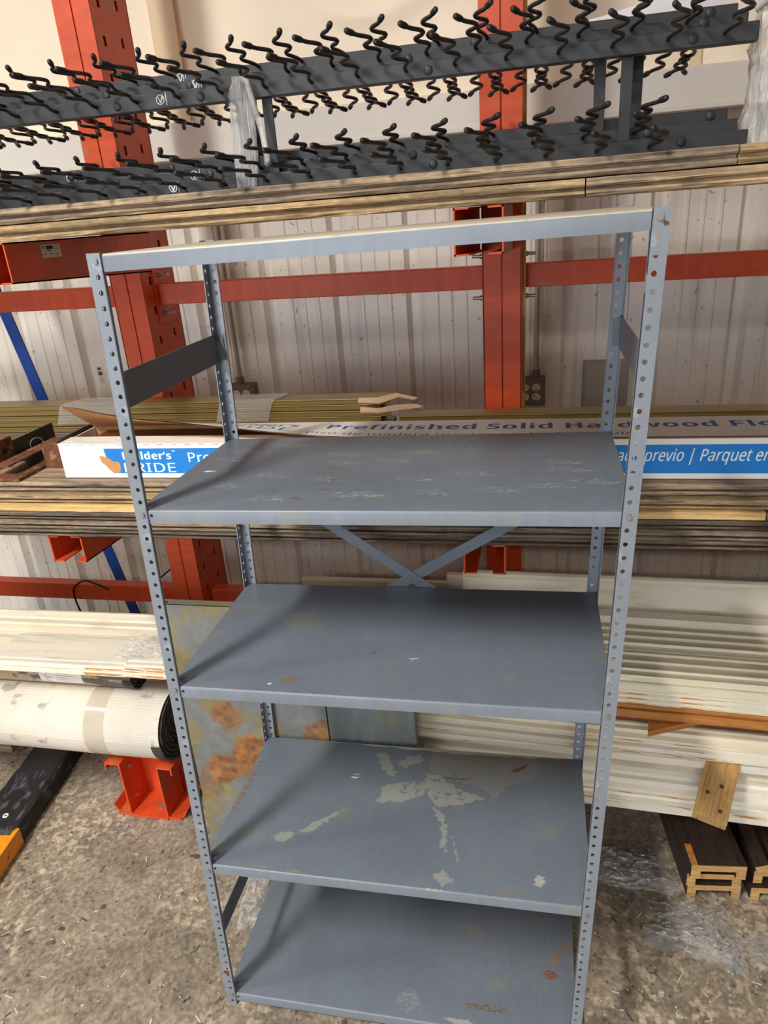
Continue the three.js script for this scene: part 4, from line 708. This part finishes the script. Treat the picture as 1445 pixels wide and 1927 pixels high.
// ---------------------------------------------------------------- right bay: stack of painted mouldings
{
  const G = 'painted mouldings in the right bay';
  const YAW = -0.05;
  const piece = (out, x0, x1, m, label, y, z, yaw = YAW, edge, rx = 0) => {
    let g = prismX(out, x0, x1, 1); g = toCreasedNormals(metreUV(g), 0.5);
    const uv = g.attributes.uv, du = rr(0, 3); for (let i = 0; i < uv.count; i++) uv.setXY(i, uv.getX(i) + du, uv.getY(i) + du);
    const t = thing('profiled_board', label, 'moulding', G, [0.75, y, z], [rx, yaw, 0]); mesh('board', g, m, t).position.x = -0.75;
    if (edge) mesh('chipped_edge', box(x0 - 0.75, x1 - 0.75, edge[0], edge[1], edge[2], edge[2] + 0.0012, 0), M.chipped, t, 'bare wood along the chipped edge');
    return t;
  };
  const slab = (w, h, step = 0.4, cut = 0.012) => [[0, 0], [-w, 0], [-w, h], [-cut * 2, h], [-cut * 1.4, h * 0.9], [-cut, h * 0.72], [-cut * 0.5, h * 0.7], [0, h * (0.62)]];
  const ogee = (w, h) => [[0, 0], [-w, 0], [-w, h], [-0.03, h], [-0.024, h * 0.86], [-0.012, h * 0.8], [-0.01, h * 0.52], [-0.016, h * 0.46], [-0.004, h * 0.36], [0, h * 0.3]];
  piece(slab(0.16, 0.052), -0.05, 1.75, M.trimA, 'lowest white moulding of the right stack, with grey smudges', 0.2455, -0.574, YAW, [0.022, 0.032, 0]);
  piece(ogee(0.16, 0.055), -0.03, 1.75, M.trimA, 'second white moulding from the bottom of the right stack, with brown bare edge', 0.2985, -0.583, YAW, [0.0, 0.006, 0]);
  piece(ogee(0.14, 0.06), 0.0, 1.75, M.trimC, 'recessed grooved cream moulding in the lower right stack', 0.3545, -0.612);
  piece(slab(0.17, 0.036), -0.08, 1.75, M.trimA, 'white moulding with smooth front resting above the recessed one', 0.4155, -0.590);
  piece(slab(0.17, 0.034), -0.06, 1.75, M.trimA, 'white moulding with brown chipped line in the middle of the right stack', 0.4525, -0.583, YAW, [0.0, 0.007, 0]);
  piece(ogee(0.17, 0.04), -0.02, 1.75, M.trimB, 'white moulding with flaking paint directly under the brown board', 0.4875, -0.590, YAW, [0.0, 0.003, 0]);
  single('brown_board', box(-0.65, 1.0, 0, 0.052, -0.17, 0, 0.002), M.brownwood, 'shadowed brown board between the two groups of mouldings', 'board', null, [0.75, 0.5285, -0.625], [0, YAW, 0]);
  single('bare_board', box(-0.75, 1.0, 0, 0.026, -0.2, 0, 0.002), M.oak, 'orange bare wood board overhanging the wedge in the right stack', 'board', null, [0.75, 0.6005, -0.548], [0, YAW, 0]);
  single('bare_board', box(-0.75, 1.0, 0, 0.012, -0.2, 0, 0.002), M.oak, 'thin orange board with white stripe, second under the cream mouldings', 'board', null, [0.75, 0.6275, -0.556], [0, YAW, 0]);
  single('spacer_strip', box(-0.55, 0.9, 0, 0.019, -0.1, 0, 0.002), M.stained, 'hidden dark spacer strip under the orange board', 'board', null, [0.75, 0.581, -0.72], [0, YAW, 0]);
  for (let i = 0; i < 3; i++) piece([[0, 0], [-0.2, 0], [-0.2, 0.0135], [-0.003, 0.0135], [0, 0.011]], -0.02, 1.75, [M.trimB, M.trimA, M.trimB][i], ['first', 'second', 'third'][i] + ' thin white strip above the orange boards of the right stack', 0.6405 + i * 0.0142, -0.560 - i * 0.002, YAW, [0, 0.004, 0]);
  piece([[0, 0], [-0.24, 0], [-0.24, 0.022], [-0.003, 0.022], [0, 0.019]], -0.02, 1.75, M.trimB, 'cream slab moulding forming the front edge under the fluted mouldings', 0.6835, -0.562);
  // fluted casings lying face up, receding
  const flute = (w, h) => { const o = [[0, 0], [-w, 0], [-w, h * 0.7]]; const n = 3; for (let k = n; k > 0; k--) { const a = -w * k / n + 0.003, s = w / n; o.push([a, h * 0.75], [a + s * 0.18, h], [a + s * 0.34, h], [a + s * 0.42, h * 0.78], [a + s * 0.8, h * 0.7]); } o.push([0, h * 0.75]); return o; };
  piece(flute(0.115, 0.026), -0.02, 1.75, M.trimB, 'front fluted cream casing lying face up on the right stack', 0.7065, -0.572);
  piece(flute(0.115, 0.034), -0.03, 1.75, M.trimB, 'rear fluted cream casing lying face up on the right stack', 0.7065, -0.689);
  piece([[0, 0], [-0.06, 0], [-0.06, 0.05], [-0.05, 0.056], [-0.02, 0.05], [-0.012, 0.03], [0, 0.026]], -0.03, 1.75, M.trimC, 'chipped dirty moulding at the foot of the tall casing', 0.7065, -0.806);
  single('bearer', box(-0.05, 1.7, 0.245, 0.692, -0.985, -0.90, 0.003), M.grey4, 'dark stacked bearer behind the right mouldings', 'timber block');
  // tall casing leaning behind, and two white boards further left
  piece([[0, 0], [-0.02, 0], [-0.02, 0.15], [-0.004, 0.15], [0.003, 0.143], [0.003, 0.132], [-0.001, 0.126], [-0.001, 0.05], [0.004, 0.042], [0.004, 0.02]], 0.11, 1.75, M.trimC, 'tall cream casing leaning at the top of the right stack', 0.707, -0.872, YAW, null, -0.22);
  single('white_board', box(0.05, 1.6, 0.708, 0.80, -1.01, -0.99, 0.002), M.trimC, 'white board standing behind the tall casing', 'board');
  single('white_board', box(-0.48, 0.06, 0.60, 0.745, -1.05, -1.03, 0.002), M.trimC, 'white board standing furthest left behind the crossed straps', 'board');
  single('support_block', box(-0.26, 0.06, 0.001, 0.598, -1.10, -1.0, 0.003), M.grey4, 'dark timber block under the furthest left white board', 'timber block');
  // wedge and block stuck between mouldings
  const wd = new THREE.Shape([new THREE.Vector2(0, 0), new THREE.Vector2(0.2, 0.09), new THREE.Vector2(0.17, 0.2), new THREE.Vector2(0.06, 0.2), new THREE.Vector2(0.012, 0.07)]);
  const wg = new THREE.ExtrudeGeometry(wd, { depth: 0.016, bevelEnabled: true, bevelSize: 0.001, bevelThickness: 0.001, bevelSegments: 1 }); wg.rotateX(-Math.PI / 2);
  single('wood_wedge', metreUV(wg), M.oak, 'brown pointed wood offcut wedged under the orange board', 'offcut', null, [0.645, 0.5815, -0.505], [0, 0, 0]);
  const blk = box(-0.043, 0.043, -0.022, 0.016, -0.11, 0.10, 0.002, 'z');
  const bt = thing('pine_block', 'pale knotty pine block poking out of the right stack, nails in its end', 'timber block', null, [0.843, 0.402, -0.53], [0.42, -0.35, 0.05]);
  mesh('block', blk, M.pine, bt); for (const [x, z] of [[-0.02, 0.03], [0.02, 0.07], [0.01, 0.0]]) mesh('knot', at(cyl(0.006, 0.0008, 14), x, 0.0162, z), M.brownwood, bt); for (const x of [-0.03, 0.03]) mesh('nail', at(cyl(0.0014, 0.02, 6), x, -0.022, 0.1), M.dark, bt);
}

// ---------------------------------------------------------------- spare shelf panels standing behind the unit
{
  const panel = (x0, x1, z, top, m, label, tiltX) => {
    const t = thing('spare_shelf_panel', label, 'metal panel', 'spare shelf panels', [(x0 + x1) / 2, 0.001, z], [tiltX, 0, 0]);
    const w = (x1 - x0) / 2, r = 0.004;
    const g = merge([box(-w, w, 0, top, -0.0015, 0, 0, 'y'), box(-w, w, top - 0.0015, top, -0.028, 0, 0), box(-w, w, 0, 0.0015, -0.028, 0, 0), box(-w, -w + 0.0015, 0, top, -0.028, 0, 0, 'y'), box(w - 0.0015, w, 0, top, -0.028, 0, 0, 'y')]);
    const p = g.attributes.position, uv = g.attributes.uv; for (let i = 0; i < p.count; i++) uv.setXY(i, (p.getX(i) + w) / (2 * w), p.getY(i) / top);
    const b = mesh('sheet', g, m, t);
    for (const s of [-1, 1]) mesh('bolt_hole', at(cyl(0.0045, 0.0012, 12), s * (w - 0.015), top + 0.0002, -0.012), M.dark, b);
    mesh('rolled_edge', at(cyl(r, 2 * w, 8).rotateZ(Math.PI / 2), 0, top - r, -r), M.galvPlain, b);
    return t;
  };
  M.galvPlain = mat({ color: css(150, 154, 158), roughness: 0.4, metalness: 0.35 });
  // grey sheet with swirls of orange rust; picture of matter on the panel face, in panel metres
  const W = 0.457, H = 0.955, X = (x) => x / W, Y = (y) => y / H;
  const swirl = (u, v, cx, cy, r0, s) => { const dx = (u - cx) * W, dy = (v - cy) * H, d = Math.hypot(dx, dy) / r0, a = Math.atan2(dy, dx); const n = fbm(u, v, 9, 18, s, 4), st = 0.5 + 0.5 * Math.sin(d * 9 + a + n * 14); return smooth(1.1, 0.7, d + 1.5 * (n - 0.5)) * (0.7 + 0.3 * st); };
  const rustMap = ctex(512, 1024, (u, v) => {
    const k = fbm(u, v, 5, 10, 801, 5), f = fbm(u, v, 24, 48, 803, 3), yel = smooth(0.5, 0.66, fbm(u, v, 5, 9, 805, 4)), sc = smooth(0.63, 0.7, fbm(u, v, 14, 60, 807, 3));
    const base = [138, 141, 140].map((c, i) => c * (0.9 + 0.24 * (k - 0.5) + 0.12 * (f - 0.5)) + [14, 2, -30][i] * yel * (1 - 0.3 * sc));
    let r = Math.max(swirl(u, v, 0.42, 0.43, 0.085, 811), 0.9 * swirl(u, v, 0.22, 0.37, 0.055, 813), 0.75 * swirl(u, v, 0.30, 0.60, 0.06, 815), 0.7 * swirl(u, v, 0.93, 0.55, 0.05, 817), 0.5 * swirl(u, v, 0.05, 0.30, 0.06, 819), 0.45 * swirl(u, v, 0.16, 0.74, 0.05, 821), 0.5 * swirl(u, v, 0.75, 0.3, 0.08, 823));
    const rc = [lerp(206, 92, f), lerp(142, 58, f), lerp(82, 36, f)];
    return base.map((c, i) => lerp(c, rc[i], Math.min(1, r * 1.15)));
  });
  panel(-0.7065, -0.2495, -0.4735, 0.952, mat({ map: rustMap, roughness: 0.5, metalness: 0.2 }), 'galvanised shelf panel with orange rust swirls standing on end behind the shelving', 0);
  panel(-0.2465, 0.012, -0.4755, 0.90, M.galvDull = mat({ map: ctex(256, 512, (u, v) => { const k = fbm(u, v, 4, 8, 831, 5), f = fbm(u, v, 18, 9, 833, 4), y = smooth(0.55, 0.75, fbm(u, v, 4, 6, 835, 4)); const t = 0.94 + 0.24 * (k - 0.5) + 0.16 * (f - 0.5); return [124 * t + 6 * y, 128 * t + 2 * y, 127 * t - 12 * y]; }), roughness: 0.5, metalness: 0.25 }), 'plain dull grey narrow shelf panel standing right of the rusty one', 0);
}

// ---------------------------------------------------------------- pallet truck fork at the lower left
{
  const t = thing('pallet_truck', 'yellow pallet truck with a long black fork reaching under the carpet roll', 'pallet truck', null, [-1.392, 0, -0.40], [0, 0.115, 0]);
  const w = 0.17;
  // fork: inverted channel with rounded crown, running back along -z
  const sh = new THREE.Shape(); sh.moveTo(0, 0.012); sh.lineTo(0, 0.066); sh.quadraticCurveTo(0, 0.078, -0.014, 0.078); sh.lineTo(-w + 0.014, 0.078); sh.quadraticCurveTo(-w, 0.078, -w, 0.066); sh.lineTo(-w, 0.012); sh.lineTo(-w + 0.006, 0.012); sh.lineTo(-w + 0.006, 0.062); sh.lineTo(-0.006, 0.062); sh.lineTo(-0.006, 0.012);
  const fg = new THREE.ExtrudeGeometry(sh, { depth: 0.8, bevelEnabled: false, curveSegments: 5 }); fg.translate(0, 0, -0.8);
  mesh('fork', toCreasedNormals(metreUV(fg, 'z'), 0.7), M.blackWorn, t);
  const ring = new THREE.TorusGeometry(0.0075, 0.003, 8, 20); ring.rotateX(Math.PI / 2); mesh('grease_ring', ring, M.white, t).position.set(-0.072, 0.079, -0.055);
  mesh('roller', at(cyl(0.03, 0.08, 18).rotateZ(Math.PI / 2), -w / 2, 0.03, -0.7), M.white, t);
  // yellow tip: sloping top plate between two cheeks
  const ys = new THREE.Shape([[0.006, 0.008], [0.006, 0.074], [-0.01, 0.074], [-0.012, 0.066], [-w + 0.012, 0.066], [-w + 0.01, 0.074], [-w - 0.006, 0.074], [-w - 0.006, 0.008], [-w + 0.004, 0.008], [-w + 0.004, 0.058], [-0.004, 0.058], [-0.004, 0.008]].map((q) => new THREE.Vector2(...q)));
  const yg = new THREE.ExtrudeGeometry(ys, { depth: 0.24, bevelEnabled: false }); yg.translate(0, 0, -0.005);
  mesh('yellow_frame', metreUV(yg, 'z'), M.yellow, t, 'yellow painted frame with scuffed cheek');
  mesh('crown_lip', at(cyl(0.04, w - 0.02, 18, 0.04).rotateZ(Math.PI / 2).scale(1, 0.35, 0.5), -w / 2, 0.066, -0.002), M.blackWorn, t);
}

// ---------------------------------------------------------------- dark stained channels and film on the floor at the right
{
  const G = 'stained wood channels on the floor';
  const prof = (w, h, th, lw) => [[0, 0], [lw, 0], [lw, h - th], [w - lw, h - th], [w - lw, 0], [w, 0], [w, h], [0, h]];
  const chan = (x, y, zf, w, h, len, label, rot, th = 0.019, lw = 0.025) => {
    const s = new THREE.Shape(prof(w, h, th, lw).map((q) => new THREE.Vector2(...q)));
    const g = new THREE.ExtrudeGeometry(s, { depth: len, bevelEnabled: false, steps: 8 }); g.translate(-w / 2, 0, -len); jitter(g, 0.0007, 0.0007, 0);
    const t = thing('wood_channel', label, 'wood channel', G, [x, y, zf], rot);
    mesh('stained_sides', metreUV(g, 'z'), M.stained, t);
    const e = new THREE.ExtrudeGeometry(s, { depth: 0.0016, bevelEnabled: false }); e.translate(-w / 2, 0, 0.0003);
    mesh('cut_end', metreUV(e), M.pine, t, 'pale freshly cut end'); return t;
  };
  const R = [0, 0.10, 0];
  chan(0.868, 0.001, -0.514, 0.150, 0.046, 0.75, 'lowest of three stacked dark stained wood channels', R);
  chan(0.864, 0.049, -0.512, 0.152, 0.046, 0.75, 'middle of three stacked dark channels, splintered at its right foot', R);
  const top = chan(0.868, 0.097, -0.496, 0.152, 0.05, 0.77, 'topmost of three stacked dark channels, chipped at its left corner', R, 0.022, 0.027);
  mesh('chipped_corner', box(-0.0765, -0.058, 0.0502, 0.0508, -0.075, 0.0, 0), M.oak, top, 'bare splintered corner');
  chan(1.045, 0.001, -0.528, 0.15, 0.046, 0.75, 'lower dark channel of the stack at the right edge', R);
  chan(1.052, 0.050, -0.545, 0.15, 0.046, 0.70, 'upper tilted dark channel of the stack at the right edge', [0, 0.1, 0.0]);
  const st = thing('square_stick', 'dark blotched square wood stick leaning on the right channel stack', 'wood stick', null, [1.0, 0.104, -0.52], [0.0, 0.07, 0.35]);
  mesh('stick', box(-0.019, 0.019, -0.0, 0.036, -0.5, 0, 0.001, 'z'), M.stained, st); mesh('cut_end', box(-0.019, 0.019, 0, 0.036, 0, 0.0015, 0), M.pine, st, 'pale cut end');
  // film lying on the floor
  const film = (pts, h, s, label, nx = 110, nz = 90) => {
    // quad patch bent to the outline: pts = four edges corner points, bilinear, with wrinkles along the long direction
    const [A, B, C, D] = pts, p = [], id = [], uv = [];
    for (let j = 0; j <= nz; j++) for (let i = 0; i <= nx; i++) {
      const u = i / nx, v = j / nz, x = lerp(lerp(A[0], B[0], u), lerp(D[0], C[0], u), v), z = lerp(lerp(A[1], B[1], u), lerp(D[1], C[1], u), v), n = fbm(u, v, 4, 4, s, 4), w = Math.pow(Math.abs(fbm(u, v, 5, 26, s + 3, 4) - 0.5) * 2, 0.55), e = Math.min(u, 1 - u, v, 1 - v), bulge = smooth(0, 0.25, e);
      p.push(x + 0.05 * (fbm(u, v, 5, 5, s + 5, 3) - 0.5), 0.001 + h * (0.15 + 0.85 * bulge) * (0.35 * n + 0.55 * (1 - w) * (1 - w)) , z + 0.05 * (fbm(u, v, 5, 5, s + 7, 3) - 0.5)); uv.push(u * 1.2, v * 1.2);
    }
    for (let j = 0; j < nz; j++) for (let i = 0; i < nx; i++) { const a = j * (nx + 1) + i; id.push(a, a + nx + 1, a + 1, a + 1, a + nx + 1, a + nx + 2); }
    const g = new THREE.BufferGeometry(); g.setAttribute('position', new THREE.Float32BufferAttribute(p, 3)); g.setAttribute('uv', new THREE.Float32BufferAttribute(uv, 2)); g.setIndex(id); g.computeVertexNormals();
    return single('stretch_film', g, M.film, label, 'film');
  };
  film([[0.56, -0.66], [0.74, -0.65], [0.78, -0.50], [0.52, -0.51]], 0.034, 901, 'crumpled clear film on the floor just right of the shelving post');
  film([[0.70, -0.49], [0.91, -0.485], [0.915, -0.285], [0.655, -0.345]], 0.045, 907, 'large crumpled clear film sheet on the floor before the dark channels');
  film([[0.86, -0.34], [0.895, -0.34], [0.893, -0.26], [0.868, -0.27]], 0.02, 915, 'small twisted film knot at the front of the large film sheet', 16, 20);
  film([[0.93, -0.40], [1.1, -0.40], [1.1, -0.30], [0.93, -0.31]], 0.02, 917, 'film scrap on the floor at the right edge', 24, 16);
  film([[-0.545, -0.42], [-0.475, -0.42], [-0.455, -0.22], [-0.52, -0.20]], 0.03, 921, 'crumpled clear film on the floor behind the lower left strap', 24, 36);
}

// ---------------------------------------------------------------- electrical fittings on the wall
{
  const outletBox = (x, y, w, h, d, rows, label, lx) => {
    const t = thing('outlet_box', label, 'outlet box', null, [x, y, ZB]);
    mesh('box', box(-w / 2, w / 2, -h / 2, h / 2, 0.006, d, 0.003), M.boxGrey, t); mesh('mounting_plate', box(-w / 2 + 0.005, w / 2 - 0.005, -h / 2 + 0.005, h / 2 - 0.005, 0, 0.006, 0), M.boxGrey, t);
    const cp = mesh('cover_plate', box(-w / 2, w / 2, -h / 2, h / 2, d, d + 0.003, 0.001), M.boxGrey, t);
    for (const sx of [-1, 1]) for (const sy of rows) {
      const s = new THREE.Shape(); s.absarc(0, 0, 0.017, 0, Math.PI * 2); const g = new THREE.ExtrudeGeometry(s, { depth: 0.003, bevelEnabled: false, curveSegments: 8 }); g.scale(1, 0.86, 1);
      const o = mesh('outlet', g, M.outlet, t); o.position.set(sx * 0.023, sy, d + 0.003);
      mesh('slot', [box(-0.0085, -0.006, -0.001, 0.0075, 0.003, 0.0034, 0), box(-0.011, -0.006, 0.0022, 0.0045, 0.003, 0.0034, 0), box(0.0058, 0.0078, -0.001, 0.0075, 0.003, 0.0034, 0), at(cyl(0.0028, 0.0004, 10).rotateX(Math.PI / 2), 0, -0.0078, 0.0032)], M.dark, o);
    }
    for (const sx of [-1, 1]) for (const sy of [-1, 1]) mesh('screw', at(cyl(0.003, 0.001, 8).rotateX(Math.PI / 2), sx * (w / 2 - 0.009), sy * (h / 2 - 0.009), d + 0.0034), M.dark, cp);
    const cx = lx, len = 2.18 - (y + h / 2);
    const c2 = thing('conduit', label.includes('left') ? 'metal conduit running up the wall from the left outlet box' : 'metal conduit running up the wall from the right outlet box', 'conduit', 'wall conduits', [x + cx, y + h / 2, ZB + 0.03]);
    mesh('pipe', at(cyl(0.0105, len - 0.001, 14), 0, len / 2, 0), M.conduit, c2); mesh('connector', at(cyl(0.0145, 0.03, 14), 0, 0.0155, 0), M.boxGrey, c2); mesh('set_screw', at(cyl(0.004, 0.012, 8).rotateZ(Math.PI / 2), -0.018, 0.02, 0), M.zinc, c2);
  };
  outletBox(0.316, 1.215, 0.118, 0.118, 0.055, [0.02, -0.019], 'grey outlet box with four sockets beside the right red column', 0.022);
  outletBox(-0.952, 1.22, 0.118, 0.118, 0.055, [0.02, -0.019], 'grey outlet box with cream sockets, left one, above the bronze strips', -0.01);
  const e = thing('electrical_box', 'grey electrical cabinet on the wall behind the right rear post', 'electrical box', null, [0.61, 1.215, ZB]);
  mesh('cabinet', box(-0.085, 0.085, -0.14, 0.115, 0, 0.075, 0.004), M.boxGrey2 = mat({ color: css(150, 144, 132), roughness: 0.5 }), e); mesh('door', box(-0.08, 0.08, -0.135, 0.105, 0.075, 0.079, 0.002), M.boxGrey2, e); mesh('latch', box(0.058, 0.068, -0.05, 0.02, 0.079, 0.09, 0.002), M.zincDull, e);
  const sk = canvasTex(64, 128, (c, w, h) => { c.fillStyle = '#d8d4cc'; c.fillRect(0, 0, w, h); c.fillStyle = '#5a4034'; c.fillRect(6, 10, 34, 20); c.fillRect(6, 40, 40, 26); c.fillStyle = '#777'; for (let i = 0; i < 6; i++) c.fillRect(8, 76 + i * 8, rr(20, 50), 3); });
  const sg = new THREE.PlaneGeometry(0.035, 0.085); single('wall_sticker', sg, mat({ map: sk }), 'small brown and white sticker on the wall left of the left post', 'sticker', null, [-1.665, 1.33, ZB + 0.0012]);
}

// ---------------------------------------------------------------- small things on the floor
{
  const bolt = (x, z, label, r) => { const t = thing('loose_bolt', label, 'bolt', null, [x, 0.0065, z], [0, r, 0]); mesh('head', at(cyl(0.0065, 0.006, 6).rotateZ(Math.PI / 2), 0, 0, 0), M.zinc, t); mesh('shank', at(cyl(0.0034, 0.014, 8).rotateZ(Math.PI / 2), 0.009, 0, 0), M.zincDull, t); };
  bolt(-0.582, 0.015, 'small loose bolt on the floor left of the front left post', 0.7);
  bolt(0.586, -0.116, 'small loose bolt on the floor right of the front right post', 2.0);
  // splinters, chips and grit too many to count
  const chip = new THREE.BoxGeometry(1, 1, 1), cm = mat({ color: css(232, 222, 200), roughness: 0.8 }), n = 620;
  const im = new THREE.InstancedMesh(chip, cm, n), o = new THREE.Object3D(), c = new THREE.Color();
  for (let i = 0; i < n; i++) {
    const left = rnd() < 0.55, x = left ? rr(-1.7, -0.45) : rr(0.5, 1.15), z = left ? rr(-0.55, 0.35) : rr(-0.62, 0.15), long = rnd() < 0.2;
    o.position.set(x, 0.0012, z); o.rotation.set(0, rr(0, 3.1), 0); o.scale.set(long ? rr(0.01, 0.028) : rr(0.002, 0.007), 0.0014, rr(0.0012, 0.004)); o.updateMatrix(); im.setMatrixAt(i, o.matrix);
    const k = rnd(); im.setColorAt(i, k < 0.6 ? c.setRGB(0.72, 0.66, 0.55) : k < 0.85 ? c.setRGB(0.45, 0.36, 0.24) : c.setRGB(0.06, 0.055, 0.05));
  }
  im.name = 'floor_debris'; im.userData = { kind: 'stuff', label: 'pale wood chips and grit scattered over the concrete floor', category: 'debris' }; cm.color.set(0xffffff); im.castShadow = im.receiveShadow = true; scene.add(im);
}

shadow(scene);
renderer.render(scene, camera);
